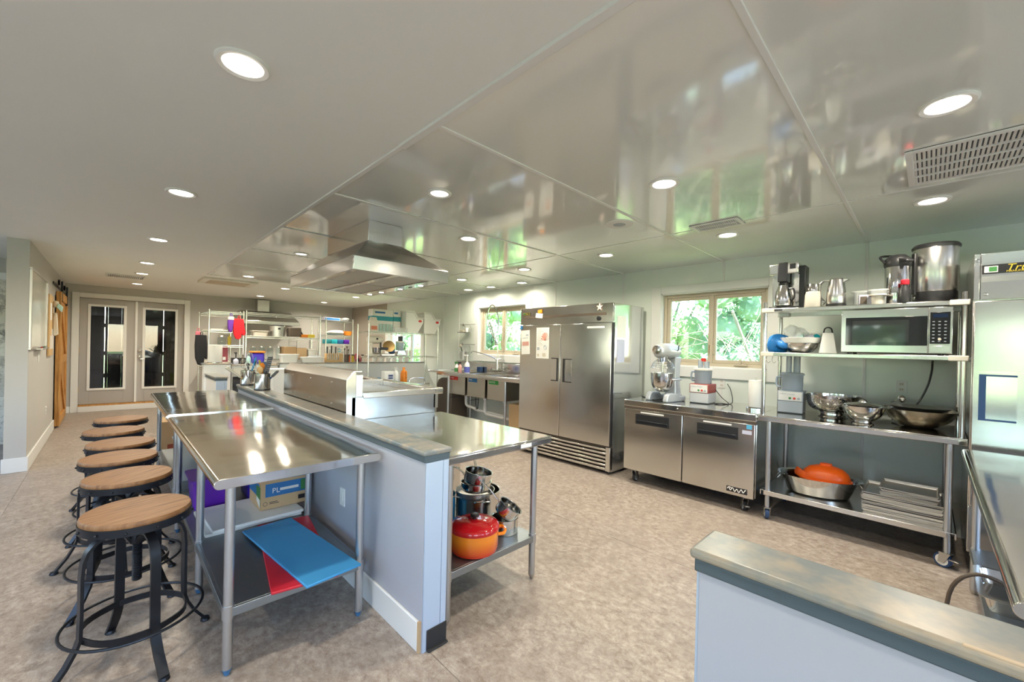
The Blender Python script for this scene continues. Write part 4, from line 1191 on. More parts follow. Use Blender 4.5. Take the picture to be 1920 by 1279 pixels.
pa = processor('food processor with red housing and white base beside the mixer', (4.72, 1.765, UT), -90, GREYB, REDB)
MB().tube([(.10, .09, .15), (.17, .11, .06), (.24, .10, .006), (.20, -.02, .006), (.14, -.03, .006), (.16, .08, .006), (.26, .14, .01), (.20, .28, .14), (.13, .385, .20)], .0045, 6).build('power_cord', BLACKP, pa)
TG = .9455
pb = processor('tall tube food processor with grey base on the rack table', (4.72, .93, TG), -86, GREYP, GREYP, True)
# paper towel holder
o = thing('paper_towel_holder', 'white paper towel roll on a steel stand by the rack post', 'paper towel', (4.58, 1.205, UT))
MB().lathe([(.08, 0), (.08, .022), (.076, .026)], n=28).build('stand_base', STEEL_P, o)
MB().lathe([(.062, .03), (.063, .034), (.063, .292), (.062, .296)], n=28).build('towel_roll', PAPER, o)
MB().cyl((0, 0, .02), (0, 0, .32), .007, n=10).build('stand_pole', STEEL_P, o)

# ------------------------------------------------------------------ rack table with overshelves
RX, RY = 4.25, 1.10
rk = thing('rack_table', 'steel table on casters with two overshelves beside the upright refrigerator', 'table', (RX, RY, 0), -90)
RW, RD = 1.295, .76
m = MB().box(0, RW, 0, RD, .933, .945).box(0, RW, 0, .012, .895, .934).box(0, RW, RD-.012, RD, .895, .934).box(0, .012, .012, RD-.012, .895, .934).box(RW-.012, RW, .012, RD-.012, .895, .934)
m.build('top', STEEL_T, rk, .004)
m = MB().box(.03, RW-.04, .02, RD-.03, .258, .264).box(.06, RW-.09, .015, .024, .222, .264).box(.06, RW-.09, RD-.03, RD-.02, .222, .264).box(.03, .04, .02, RD-.03, .222, .264).box(RW-.05, RW-.04, .02, RD-.03, .222, .264)
m.build('undershelf', STEEL, rk, .003)
for i, (x, y) in enumerate(((.085, .045), (RW-.085, .045), (.085, RD-.06), (RW-.085, RD-.06))):
    MB().cyl((x, y, .12), (x, y, .935), .021, n=18).build('leg', GALV, rk)
    MB().lathe([(.026, -.03), (.028, 0)], (x, y, .93), 16).build('leg_socket', GALV, rk)
    caster(rk, x, y, .125, .052, NAVY, i == 1, (20, 60, 10, 200)[i], PAPER)
for x, y in ((.035, .035), (RW-.03, .035), (.035, .60), (RW-.03, .60)):
    MB().cyl((x, y, .945), (x, y, 1.975), .016, n=16).build('post', STEEL_P, rk)
for z in (1.52, 1.915):
    s = MB().box(.02, RW-.015, .02, .62, z-.006, z).box(.02, RW-.015, .018, .024, z-.032, z-.002).box(.02, RW-.015, .614, .62, z-.032, z-.002).build('overshelf', STEEL_H, rk, .003)
    for x, y in ((.035, .035), (RW-.03, .035), (.035, .60), (RW-.03, .60)):
        sx = 1 if x < .5 else -1
        a, b2 = sorted((x-sx*.025, x+sx*.075))
        MB().box(a, b2, y-.024, y+.024, z-.036, z+.004).build('corner_bracket', CREAMP if y < .3 else STEEL_B, s, .006)
MB().box(.07, .17, .016, .019, 1.893, 1.908).build('maker_plate', BLACKP, rk)
q = MB()
for k in range(3): q.tube([(.06+.045*k, .03, 1.485), (.06+.045*k, .0, 1.45), (.075+.045*k, -.005, 1.425), (.09+.045*k, .01, 1.44)], .0022, 5)
q.build('hook', WIRE, rk)
MB().tube([(RW-.18, .57, 1.48), (RW-.185, .60, 1.38), (RW-.21, .61, 1.25), (RW-.27, .62, 1.10), (RW-.36, .63, .99), (RW-.42, .62, .96)], .007, 8).build('hanging_cord', BLACKP, rk)
def RK(x, y, z): return (RX+y, RY-x, z)       # rack local -> world
S1, S2, SL, ST = 1.5205, 1.9155, .2645, .9455
# microwave
mw = thing('microwave', 'stainless microwave oven with dark window on the middle overshelf', 'microwave', RK(.585, .03, S1), -90)
MB().box(0, .625, .012, .44, .012, .355).build('case', STEEL_H, mw, .004)
d = MB().box(0, .50, -.008, .012, .014, .353).build('door', STEEL_D, mw, .004)
MB().box(.03, .498, -.0105, -.008, .07, .29).build('window', DGLASS, d, .003)
MB().box(.07, .40, -.0115, -.0104, .095, .265).build('window_screen', base('microwave_mesh', (.03,.035,.035), .04), d)
cp = MB().box(.502, .625, -.008, .012, .014, .353).build('control_side', STEEL_D, mw, .004)
MB().box(.51, .612, -.0105, -.008, .085, .315).build('keypad', DGLASS, cp, .003)
q = MB()
for a in range(3):
    for b2 in range(7): q.box(.522+.03*a, .534+.03*a, -.0112, -.0104, .10+.024*b2, .105+.024*b2)
q.build('key_print', GREYP, cp)
MB().box(.525, .60, -.0112, -.0104, .275, .302).build('display', base('clock_display', (.01,.02,.05), .1), cp)
MB().lathe([(.009, 0), (.009, .003)], n=14, M=Matrix.Translation((.56, -.0105, .118)) @ Matrix.Rotation(R(90), 4, 'X')).build('start_button', CREAMCLOTH, cp)
MB().box(.51, .613, -.0105, -.008, .025, .07).build('door_button', STEEL_H, cp, .004)
for x in (.05, .57):
    for y in (.05, .4): MB().cyl((x, y, 0), (x, y, .013), .014, n=10).build('foot', BLACKP, mw)
# bowl with plastic bags, box grater
o = thing('mixing_bowl', 'steel mixing bowl with white rim on the middle overshelf', 'bowl', RK(.28, .19, S1))
MB().bowl([(.06, 0), (.09, .01), (.125, .05), (.14, .10)], .003, n=32).build('vessel', STEEL_P, o)
MB().lathe([(.137, .085), (.145, .09), (.158, .135), (.15, .137), (.13, .095)], n=32, cap0=False, cap1=False).build('white_liner', WHITEP, o)
def blob(name, label, cat, loc, dims, mat, seed, amp=.25, group=None):
    rnd = random.Random(seed)
    bm = bmesh.new(); bmesh.ops.create_icosphere(bm, subdivisions=3, radius=1)
    ph = [(rnd.uniform(-1, 1), rnd.uniform(-1, 1), rnd.uniform(-1, 1), rnd.uniform(2, 6), rnd.uniform(0, 6)) for _ in range(7)]
    for v in bm.verts:
        k = 1+sum(math.sin(v.co.dot(Vector(p[:3]))*p[3]+p[4]) for p in ph)*amp/3
        v.co = Vector((v.co.x*dims[0]*k, v.co.y*dims[1]*k, max(v.co.z*k, -.8)*dims[2]))
    zmin = min(v.co.z for v in bm.verts)
    for v in bm.verts: v.co.z -= zmin
    me = bpy.data.meshes.new(name); bm.to_mesh(me); bm.free()
    for p in me.polygons: p.use_smooth = True
    o = link(name, me, mat); o.location = loc
    return tag(o, label, cat, group)
BBAG = base('blue_plastic_bag', (.03,.25,.72), .3)
blob('plastic_bag', 'blue plastic bag slumped beside the mixing bowl', 'bag', RK(.125, .16, S1), (.085, .09, .085), BBAG, 2, .35)
blob('plastic_bag', 'clear plastic bag heaped above the mixing bowl', 'bag', RK(.25, .20, S1+.105), (.10, .09, .075), CLEARB, 5, .3)
for i, (x, mt, lab) in enumerate(((.25, MINT, 'mint plastic cup lying in the mixing bowl'), (.315, LAVP, 'lilac plastic cup lying in the mixing bowl'), (.365, AQUA, 'aqua plastic cup at the rim of the mixing bowl'))):
    o = MB().bowl([(.024, 0), (.03, .06), (.033, .07)], .002, n=18).build('plastic_cup', mt); place(o, RK(x, .13+.01*i, S1+.115), 30*i, 70); tag(o, lab, 'cup', 'cups in the bowl')
o = thing('box_grater', 'tapered steel box grater beside the microwave', 'grater', RK(.485, .13, S1), -80)
def rc(a, b2, z): return [Vector((-a, -b2, z)), Vector((a, -b2, z)), Vector((a, b2, z)), Vector((-a, b2, z))]
MB().loft([rc(.062, .045, 0), rc(.036, .028, .175)]).build('blade_body', WHITEP, o, .003)
MB().tube([(-.03, 0, .175), (-.022, 0, .21), (0, 0, .222), (.022, 0, .21), (.03, 0, .175)], .006, 6).build('handle', BLACKP, o)
# top overshelf
cf = thing('coffee_maker', 'black and steel coffee maker with thermal carafe on the top shelf', 'coffee maker', RK(.05, .06, S2), -90)
MB().box(0, .215, .13, .25, .0, .40).build('rear_tank', STEEL_D, cf, .006)
MB().box(0, .235, 0, .25, 0, .02).build('base_plate', BLACKP, cf, .006)
MB().box(.0, .225, .0, .25, .31, .405).build('brew_head', STEEL_D, cf, .008)
MB().box(.07, .145, -.012, .10, .24, .412).build('brew_basket', BLACKP, cf, .006)
MB().box(.16, .205, -.003, .0, .35, .395).build('control_screen', BLACKP, cf)
MB().box(.215, .26, .10, .25, .0, .39).build('water_gauge', BLACKP, cf, .006)
ca = MB().lathe([(.05, .02), (.066, .03), (.068, .08), (.055, .16), (.038, .20), (.034, .215)], (.105, .045, 0), 26).build('carafe', STEEL_P, cf)
MB().lathe([(.036, .213), (.038, .235), (.02, .24)], (.105, .045, 0), 20).build('carafe_lid', BLACKP, ca)
MB().tube([(.155, .03, .18), (.19, .02, .17), (.195, .02, .10), (.165, .03, .06)], .008, 8).build('carafe_handle', BLACKP, ca)
o = thing('thermos', 'white thermos with steel cap between coffee maker and kettle', 'thermos', RK(.375, .12, S2))
MB().lathe([(.058, 0), (.062, .01), (.058, .11), (.05, .14)], n=24).build('body', CREAMP, o)
MB().lathe([(.046, .14), (.046, .20), (.042, .206)], n=22).build('cap', STEEL_P, o)
MB().tube([(-.02, -.07, .01), (.06, -.08, .05), (.075, -.05, .09)], .004, 6).build('strap', CREAMP, o)
k = thing('electric_kettle', 'brushed steel electric kettle with looped handle on the top shelf', 'kettle', RK(.535, .12, S2), -95)
MB().lathe([(.062, 0), (.068, .006), (.068, .022)], n=26).build('power_base', BLACKP, k)
MB().lathe([(.066, .024), (.070, .035), (.066, .12), (.056, .19), (.052, .225)], n=28).build('body', STEEL_H, k)
MB().lathe([(.052, .225), (.045, .236), (.015, .24)], n=26).build('lid', STEEL_P, k)
MB().bar([(-.045, 0, .225), (-.085, 0, .23), (-.115, 0, .20), (-.118, 0, .12), (-.10, 0, .055), (-.068, 0, .04)], .03, .014, (0, 1, 0)).build('handle', STEEL_B, k, .004)
MB().prism([(.045, .20), (.085, .222), (.05, .225)], -.02, .02, 'y').build('spout', STEEL_H, k)
# packets and tubs
slab('snack_packet', 'blue and brown printed packet among the tubs on the top shelf', 'packet', RK(.73, .12, S2), .10, .05, .085, -80, LAVP)
MB().box(-.04, .0, -.0275, -.0248, .01, .07).build('packet_print', BROWNP, bpy.data.objects['snack_packet'])
tub('plastic_tub', 'clear stacked deli tub at the back of the top shelf', *RK(.68, .26, S2), .13, .10, .13, CLEARP, 'tub')
tub('plastic_tub', 'clear deli tub beside the airpot', *RK(.80, .22, S2), .15, .12, .13, CLEARP, 'tub')
tub('plastic_tub', 'cream margarine tub next to the airpot', *RK(.80, .09, S2), .11, .08, .08, CREAMP, 'tub')
ap = thing('airpot', 'polished steel airpot with black pump lid on the top shelf', 'airpot', RK(.905, .20, S2), -60)
MB().lathe([(.072, 0), (.075, .01), (.075, .30), (.07, .31)], n=32).build('body', CHROME, ap)
MB().lathe([(.078, .30), (.084, .32), (.08, .36), (.05, .392), (.01, .40)], n=28).build('lid', BLACKP, ap)
MB().loft([[Vector((x, y, z)) for x, y, z in ((-.035, -.05, .32), (.035, -.05, .32), (.035, -.05, .365), (-.035, -.05, .365))], [Vector((x, y, z)) for x, y, z in ((-.025, -.15, .315), (.025, -.15, .315), (.025, -.15, .335), (-.025, -.15, .335))]]).build('spout', BLACKP, ap, .006)
MB().tube([(-.082, 0, .33), (-.09, .05, .385), (-.04, .11, .41), (.04, .11, .41), (.09, .05, .385), (.082, 0, .33)], .009, 8).build('bail_handle', BLACKP, ap)
ur = thing('coffee_urn', 'large steel coffee urn with black lid at the end of the top shelf', 'urn', RK(1.115, .30, S2), -62)
MB().lathe([(.118, 0), (.125, .01), (.125, .10)], n=36).build('base', BLACKP, ur)
MB().lathe([(.127, .095), (.130, .10), (.130, .43), (.128, .435)], n=40).build('drum', STEEL, ur)
MB().lathe([(.135, .43), (.137, .445), (.125, .462), (.01, .468)], n=36).build('lid', BLACKP, ur)
MB().box(-.14, -.12, -.02, .02, .08, .40).build('sight_gauge', BLACKP, ur, .004)
MB().box(-.1275, -.124, -.005, .025, .055, .06).box(-.1275, -.124, -.002, .022, .045, .049).build('maker_mark', PAPER, ur)
o = thing('vacuum_flask', 'black flask with red cap between the airpot and the urn', 'flask', RK(.955, .05, S2))
MB().lathe([(.036, 0), (.038, .01), (.036, .10), (.022, .125), (.022, .14)], n=18).build('body', BLACKP, o)
MB().lathe([(.024, .138), (.026, .145), (.026, .17), (.018, .178)], n=18).build('cap', REDP, o)
# on the table of the rack
o = thing('colander', 'large footed steel colander on the rack table', 'colander', RK(.485, .49, ST))
MB().bowl([(.095, .035), (.12, .04), (.175, .08), (.198, .14), (.202, .195), (.212, .198)], .003, n=40).build('vessel', STEEL_P, o)
MB().lathe([(.11, 0), (.112, .006), (.095, .02), (.095, .038)], n=32).build('foot_ring', STEEL_P, o)
q = MB()
for r_i in range(6):
    z = .095+r_i*.0145
    rr = .175+(.198-.175)*min((z-.08)/.06, 1)+.0012
    for k2 in range(64):
        if (k2 // 8) % 2: continue
        a = 2*PI*(k2+.5*(r_i % 2))/64
        c = Vector((rr*math.cos(a), rr*math.sin(a), z)); e = Vector((math.cos(a), math.sin(a), 0))
        q.cyl(c-e*.002, c+e*.0008, .003, n=6)
q.build('perforation', BLACKM, o)
o = thing('strainer_bowl', 'footed steel bowl with two handles holding smaller lids', 'bowl', RK(.72, .20, ST), 20)
MB().bowl([(.06, .028), (.08, .034), (.118, .075), (.138, .125), (.142, .148), (.15, .15)], .003, n=36).build('vessel', STEEL_P, o)
MB().lathe([(.072, 0), (.074, .006), (.058, .015), (.058, .03)], n=28).build('foot_ring', STEEL_P, o)
for s in (-1, 1): MB().tube([(s*.03, -.145, .145), (s*.03, -.175, .148), (0, -.19, .15), (-s*.03, -.175, .148), (-s*.03, -.145, .145)][::s], .006, 6).build('handle', STEEL_P, o)
o2 = MB().lathe([(.125, 0), (.128, .005), (.09, .018), (.03, .026), (.03, .034), (.018, .05), (.01, .054)], n=32).build('pot_lid', STEEL_P); place(o2, RK(.72, .20, ST+.152)); tag(o2, 'round steel pot lid resting on the footed bowl', 'lid')
wk = thing('mixing_bowl', 'very wide steel bowl at the right end of the rack table', 'bowl', RK(1.045, .42, ST))
MB().bowl([(.08, 0), (.12, .012), (.18, .06), (.215, .115), (.228, .14)], .003, n=44).build('vessel', steel('warm_worn_steel', (.55,.49,.40), .22, (4,4,4), .03), wk)
for i in range(3):
    o = MB().bowl([(.09+.01*i, 0), (.15+.008*i, .02), (.178+.004*i, .03)], .003, n=36).build('nested_pan', STEEL_B); place(o, RK(1.03+.01*i, .42, ST+.108+.012*i)); tag(o, ('bottom', 'middle', 'top')[i]+' dark pan nested in the very wide bowl', 'pan', 'dark pans in the bowl')
o = thing('ladle', 'steel ladle bowl propped against the wall outlet', 'ladle', RK(.93, .62, ST+.155), 30)
MB().ball((0, 0, .045), .045, 16, 8, 1, .6, .8).build('bowl', STEEL_P, o)
MB().tube([(.03, 0, .05), (.07, .0, .02), (.13, .0, .0)], .006, 6).build('handle', STEEL_P, o)
# undershelf: roasting pan with orange bakeware, tray stack
ro = thing('roasting_pan', 'oval steel roasting pan on the rack undershelf', 'pan', RK(.42, .29, SL), -75)
MB().bowl([(.19, 0), (.215, .012), (.268, .155), (.30, .165)], .003, n=44, sx=1.05, sy=.74).build('vessel', STEEL_P, ro)
for s in (-1, 1): MB().tube([(s*.285, -.05, .135), (s*.31, -.04, .10), (s*.31, .04, .10), (s*.285, .05, .135)], .005, 6).build('handle', STEEL_P, ro)
ob = thing('silicone_dome', 'orange silicone steamer dome lying in the roasting pan', 'bakeware', RK(.475, .28, SL+.142), -75)
MB().lathe([(.17, 0), (.176, .008), (.172, .035), (.158, .07), (.124, .102), (.068, .122), (.045, .126), (.043, .143), (.001, .145)], n=36, cap1=False, sx=1.0, sy=.72).build('dome', ORANGE, ob)
MB().lathe([(.178, -.004), (.19, 0), (.187, .01)], n=36, sx=1.0, sy=.72).build('flange', ORANGE, ob)
o = MB().bowl([(.08, 0), (.10, .02), (.11, .06)], .004, n=28).build('silicone_mould', ORANGE); place(o, RK(.31, .27, SL+.10), 0, 35, 25); tag(o, 'orange silicone mould under the dome', 'bakeware')
random.seed(11)
def tray_mesh(w, l, h, t=.0015):
    m = MB()
    def rr(a, b2, z): return [Vector((-a, -b2, z)), Vector((a, -b2, z)), Vector((a, b2, z)), Vector((-a, b2, z))]
    m.loft([rr(w/2-.012, l/2-.012, 0), rr(w/2-.003, l/2-.003, h-.004), rr(w/2, l/2, h-.004), rr(w/2, l/2, h), rr(w/2-.005, l/2-.005, h), rr(w/2-.014, l/2-.014, t)])
    return m.mesh('sheet_pan')
tm = tray_mesh(.46, .44, .022); ts = tray_mesh(.33, .36, .022)
nl = ['lowest', 'second lowest', 'third lowest', 'fourth lowest', 'fifth lowest', 'sixth lowest', 'seventh lowest', 'eighth lowest', 'ninth lowest', 'tenth lowest', 'topmost']
for i in range(11):
    o = link('sheet_pan', tm, ALU); place(o, RK(.965+random.uniform(-.004, .004), .30+random.uniform(-.006, .006), SL+.0005+i*.0125+(.008 if i > 5 else 0)), -90+random.uniform(-1, 1))
    tag(o, nl[i]+' aluminium sheet pan in the stack on the rack undershelf', 'tray', 'stack of full size sheet pans')
for i in range(4):
    o = link('sheet_pan', ts, ALU); place(o, RK(1.0+random.uniform(-.006, .006), .29, SL+.148+i*.0125), -90+random.uniform(-2, 2))
    tag(o, ('bottom', 'second', 'third', 'top')[i]+' small sheet pan lying in the large pan stack', 'tray', 'small sheet pans on the stack')

# upright refrigerator at the end
f3 = thing('refrigerator', 'single upright stainless refrigerator at the end of the window wall', 'refrigerator', (4.2, -.199, 0), -90)
MB().box(0, .75, .05, .82, .17, 2.215).build('cabinet', STEEL_H, f3, .004)
MB().box(0, .026, .005, .05, 1.905, 2.215).build('corner_post', STEEL_D, f3, .002)
MB().box(.03, .75, .005, .05, 1.905, 2.215).build('header_panel', STEEL_D, f3, .003)
b = MB().box(.035, .6, -.003, .006, 2.075, 2.135).build('badge', BLACKP, f3)
MB().box(.045, .105, -.0045, -.003, 2.083, 2.125).build('badge_frame', PAPER, b)
MB().box(.065, .10, -.0055, -.0045, 2.09, 2.12).build('display', GREENPR, b)
text('badge_letters', 'True', .062, YELLOW, b, (.135, -.006, 2.088), (R(90), 0, 0), .3)
text('badge_small_letters', 'MANUFACTURING CO.', .018, YELLOW, b, (.14, -.006, 2.078), (R(90), 0, 0))
MB().box(.035, .72, -.001, .006, 2.02, 2.06).build('header_slot', STEEL_B, f3)
for x, z in ((.013, 2.17), (.055, 1.94)): MB().lathe([(.012, 0), (.012, .006), (.005, .01)], n=14, M=Matrix.Translation((x, .004, z)) @ Matrix.Rotation(R(90), 4, 'X')).build('screw_cap', CHROME, f3)
d = MB().box(.004, .746, 0, .05, .50, 1.895).build('door', STEEL_D, f3, .006)
recess_handle(d, .035, .20, 1.09, 1.40, 'r', NAVY)
MB().box(.03, .74, -.002, .0, 1.41, 1.422).build('door_seam', STEEL_P, d)
MB().box(.0, .75, .02, .05, .18, .49).build('lower_panel', STEEL_H, f3, .003)
for k2 in range(5): MB().box(.12, .70, .012, .022, .22+.045*k2, .245+.045*k2).build('louvre', ALU, f3, .002)
for x in (.07, .68):
    for y in (.12, .72): caster(f3, x, y, .17, .05)

# end table on the camera side
t4 = worktable('prep_table', 'heavy stainless table with rolled edge beside the upright refrigerator', 2.83-.40, 2.83+.40, -.555-1.215, -.555+1.215, .905, .29, (-.555-1.13, -.555+1.10), (2.83-.33, 2.83+.33), legr=.021)
t4.rotation_euler = (0, 0, R(90))
hp = thing('hotel_pan', 'steel hotel pan on the end table undershelf near the half wall', 'pan', (3.22, -.36, .2905))
def rcw(a, b2, z, r=.04):
    pts = []
    for sx, sy, a0 in ((1, 1, 0), (-1, 1, 90), (-1, -1, 180), (1, -1, 270)):
        for i in range(4):
            t = R(a0+30*i); pts.append(Vector((sx*(a-r)+r*math.cos(t), sy*(b2-r)+r*math.sin(t), z)))
    return pts
MB().loft([rcw(.19, .14, 0), rcw(.205, .155, .07), rcw(.225, .175, .071), rcw(.225, .175, .074), rcw(.203, .153, .074), rcw(.187, .137, .003)]).build('vessel', STEEL_P, hp)
o = MB().tube([(3.05, -.40, .345), (3.02, -.30, .43), (3.01, -.18, .46), (3.03, -.10, .36), (3.06, -.08, .16), (3.10, -.10, .012)], .009, 8).build('power_cord', BROWNP); tag(o, 'dark cord looping out of the hotel pan toward the floor', 'cord')

# ================================================================== THREE-BOWL SINK
sk = thing('utility_sink', 'three-bowl stainless sink with drainboard under the window', 'sink', (4.40, 6.80, 0), -90)
SK = 1.035; sl = 2.52; sd = .68
B = [(.56, 1.04), (1.10, 1.58), (1.64, 2.06)]
m = MB()
xs_ = [0, *[v for b in B for v in b], sl]
for i in range(len(xs_)-1):
    a, b2 = xs_[i], xs_[i+1]
    if (a, b2) in B:
        m.box(a, b2, 0, .10, SK-.01, SK).box(a, b2, sd-.14, sd, SK-.01, SK)
    else: m.box(a, b2, 0, sd, SK-.01, SK)
m.build('deck', STEEL_H, sk, .003)
MB().prism([(-.012, SK-.012), (-.012, SK+.006), (-.002, SK+.012), (.008, SK+.008), (.008, SK-.05), (-.002, SK-.06)], .30, sl, 'x').build('front_rim', STEEL_H, sk, .003)
MB().prism([(-.004, SK-.004), (-.004, SK+.008), (.006, SK+.008), (.006, SK-.02)], 0, .30, 'x').build('drain_rim', STEEL_H, sk, .002)
MB().box(0, sl, sd-.012, sd+.012, SK, SK+.19).build('backsplash', STEEL_D, sk, .004)
MB().box(-.004, .008, 0, sd, SK-.02, SK+.012).build('end_rim', STEEL_H, sk, .003)
SIG = [(REDPR, 'WASH'), (BLUEPR, 'RINSE'), (base('sign_green', (.03,.33,.05), .5), 'SANITIZE')]
BOWLM = steel('bowl_steel', (.50,.46,.40), .30, (1,1,30), .03)
for (a, b2), (mt, word) in zip(B, SIG):
    t = .006
    bo = MB().box(a, b2, .10, .10+t, .65, SK-.01).box(a, b2, sd-.14-t, sd-.14, .65, SK-.01).box(a, a+t, .10, sd-.14, .65, SK-.01).box(b2-t, b2, .10, sd-.14, .65, SK-.01).box(a, b2, .10, sd-.14, .645, .65).build('bowl', BOWLM, sk, .012, 3)
    sg = MB().box(a+.04, a+.27, .094, .0985, .90, .965).build('sign', mt, bo)
    text('sign_word', word, .036, PAPER, sg, (a+.05, .093, .925), (R(90), 0, 0))
    MB().cyl(((a+b2)/2, .32, .58), ((a+b2)/2, .32, .648), .035, n=14).build('drain', CHROME, bo)
PVC = base('white_pvc', (.74,.74,.72), .4)
def pipe(pts, r=.026): return MB().tube(pts, r, 12).build('drain_pipe', PVC, sk)
pipe([(.80, .32, .58), (.80, .32, .50), (.82, .32, .44), (.90, .32, .42), (1.10, .32, .40)])
pipe([(1.34, .32, .58), (1.34, .32, .42), (1.36, .32, .36), (1.44, .32, .34), (1.86, .32, .33), (2.0, .32, .33)])
pipe([(1.0, .36, .38), (1.5, .36, .36), (1.98, .36, .34)])
pipe([(2.0, .32, .40), (2.0, .32, .02)], .035)
pipe([(1.85, .32, .58), (1.85, .32, .34)])
MB().tube([(.78, .20, .60), (.62, .14, .57), (.56, .12, .56)], .006, 6).tube([(1.32, .20, .60), (1.14, .14, .57)], .006, 6).tube([(1.10, .30, .63), (1.12, .30, .44), (1.16, .30, .42), (1.18, .30, .63)], .008, 6).build('lever_drain_rod', BLACKM, sk)
for x in (.60, 2.12):
    for y in (.06, sd-.1):
        MB().cyl((x, y, .02), (x, y, SK-.01), .021, n=16).build('leg', GALV, sk)
        MB().lathe([(.012, 0), (.02, .02), (.021, .04)], (x, y, 0), 12).build('foot', STEEL_B, sk)
# spray faucet standing at the backsplash
fc = thing('spray_faucet', 'tall pre-rinse spray faucet in front of the sink window', 'faucet', (5.0, 5.47, 0), -90)
MB().cyl((-.13, 0, 1.10), (.13, 0, 1.10), .022, n=14).cyl((-.10, .0, 1.10), (-.10, .06, 1.10), .03, n=14).cyl((.10, .0, 1.10), (.10, .06, 1.10), .03, n=14).build('mixer_body', CHROME, fc)
for s in (-1, 1):
    q = MB()
    for k in range(4): q.cyl((s*.16, 0, 1.10), (s*.16+.0, math.cos(PI*k/2)*.04, 1.10+math.sin(PI*k/2)*.04), .007, n=8)
    q.cyl((s*.13, 0, 1.10), (s*.17, 0, 1.10), .012, n=10); q.build('cross_handle', CHROME, fc)
MB().cyl((0, 0, 1.10), (0, 0, 1.30), .026, .022, 14).build('riser_base', CHROME, fc)
MB().cyl((0, 0, 1.30), (0, 0, 1.95), .010, n=10).build('riser', CHROME, fc)
MB().cyl((0, 0, 1.30), (.09, .08, 1.30), .014, n=10).build('wall_bracket', CHROME, fc)
MB().tube([(-.02, 0, 1.26), (-.05, -.02, 1.31), (-.15, -.06, 1.35), (-.38, -.16, 1.415), (-.47, -.20, 1.425), (-.50, -.21, 1.40), (-.50, -.21, 1.36)], .009, 8).build('spout', CHROME, fc)
MB().tube([(0, 0, 1.95), (-.02, 0, 2.1), (-.09, -.01, 2.24), (-.16, -.02, 2.285), (-.22, -.03, 2.24), (-.25, -.04, 2.12), (-.22, -.05, 1.95), (-.10, -.07, 1.76), (.0, -.09, 1.66), (.03, -.10, 1.62)], .011, 8).build('spray_hose', STEEL_P, fc)
MB().lathe([(.012, 0), (.016, .05), (.032, .08), (.034, .10), (.026, .105)], n=16, M=Matrix.Translation((.02, -.095, 1.65)) @ Matrix.Rotation(R(150), 4, 'Y')).build('spray_head', CHROME, fc)
MB().tube([(-.02, -.10, 1.62), (-.06, -.10, 1.60), (-.065, -.10, 1.66), (-.05, -.10, 1.70)], .006, 6).build('squeeze_lever', BLACKP, fc)
MB().tube([(0, 0, 1.70), (-.0, -.05, 1.70), (0, -.08, 1.66)], .006, 6).build('hook', CHROME, fc)
# bottles on the front ledge
def bottle(name, label, loc, r, h, mat, capm, band=None, trigger=False, pump=False, sy=1.0, cat='bottle'):
    o = thing(name, label, cat, loc, -90)
    MB().lathe([(r*.92, 0), (r, .01), (r, h*.62), (r*.75, h*.8), (r*.32, h*.9), (r*.32, h)], n=20, sy=sy).build('body', mat, o)
    if band: MB().lathe([(r+.0012, h*.12), (r+.0012, h*.55)], n=20, cap0=False, cap1=False, sy=sy).build('label_wrap', band, o)
    if trigger:
        MB().box(-.05, .025, -.012, .012, h, h+.03).prism([(-.035, h), (-.02, h), (-.028, h-.045), (-.04, h-.045)], -.008, .008, 'y').build('trigger', capm, o, .004)
    elif pump:
        MB().cyl((0, 0, h), (0, 0, h+.08), .010, n=10).box(-.075, .02, -.014, .014, h+.08, h+.10).build('pump', capm, o, .004)
    else: MB().cyl((0, 0, h), (0, 0, h+.022), r*.36, n=14).build('cap', capm, o)
    return o
bottle('spray_bottle', 'white spray bottle with green label on the sink ledge', (4.455, 5.96, SK), .036, .17, WHITEP, GREENPR, GREENPR, True)
bottle('spray_bottle', 'pink spray bottle with black trigger on the sink ledge', (4.455, 5.86, SK), .036, .17, base('pink_bottle', (.60,.30,.26), .4), BLACKP, None, True)
jb = bottle('soap_jug', 'white pump jug with blue label on the sink ledge', (4.455, 5.66, SK), .055, .23, WHITEP, WHITEP, base('jug_blue', (.10,.12,.45), .5), False, True, .8)
o = MB().box(-.04, .04, -.05, .05, 0, .10).build('sponge_caddy', NAVY, None, .01); place(o, (4.57, 5.55, SK)); o.location.z = SK-.0; tag(o, 'dark blue sponge box next to the soap jug', 'sponge box')
o.location = (5.02, 5.98, SK)
# rails with baskets on the wall
def rail(label, y0, y1, z, kind):
    o = thing('wall_rail', label, 'rail', (5.12, (y0+y1)/2, z), -90)
    w = (y1-y0)/2
    MB().cyl((-w, -.05, 0), (w, -.05, 0), .007, n=8).build('rod', STEEL_B, o)
    for s in (-1, 1): MB().cyl((s*(w-.03), -.05, 0), (s*(w-.03), 0, 0), .008, n=8).cyl((s*(w-.03), -.006, 0), (s*(w-.03), 0, 0), .028, n=14).build('wall_mount', STEEL_B, o)
    for x in (-.08, .10):
        MB().tube([(x, -.05, .008), (x, -.065, -.02), (x, -.05, -.06), (x, -.05, -.15), (x, -.14, -.17)], .005, 6).build('hanger', STEEL_B, o)
    if kind: MB().lathe([(.001, -.17), (.10, -.168), (.115, -.155), (.11, -.155), (.09, -.163)], (-.03, -.12, 0), 20, cap0=False, cap1=False, sx=1.5).build('dish', STEEL_B, o)
    else: MB().bowl([(.055, -.30), (.062, -.14)], .003, c=(-.02, -.12, 0), n=20).build('bucket', STEEL_B, o)
    return o
rail('upper wall rail with a soap dish beside the sink window', 6.22, 6.68, 1.955, True)
rail('lower wall rail with a brush bucket beside the sink window', 6.22, 6.70, 1.56, False)
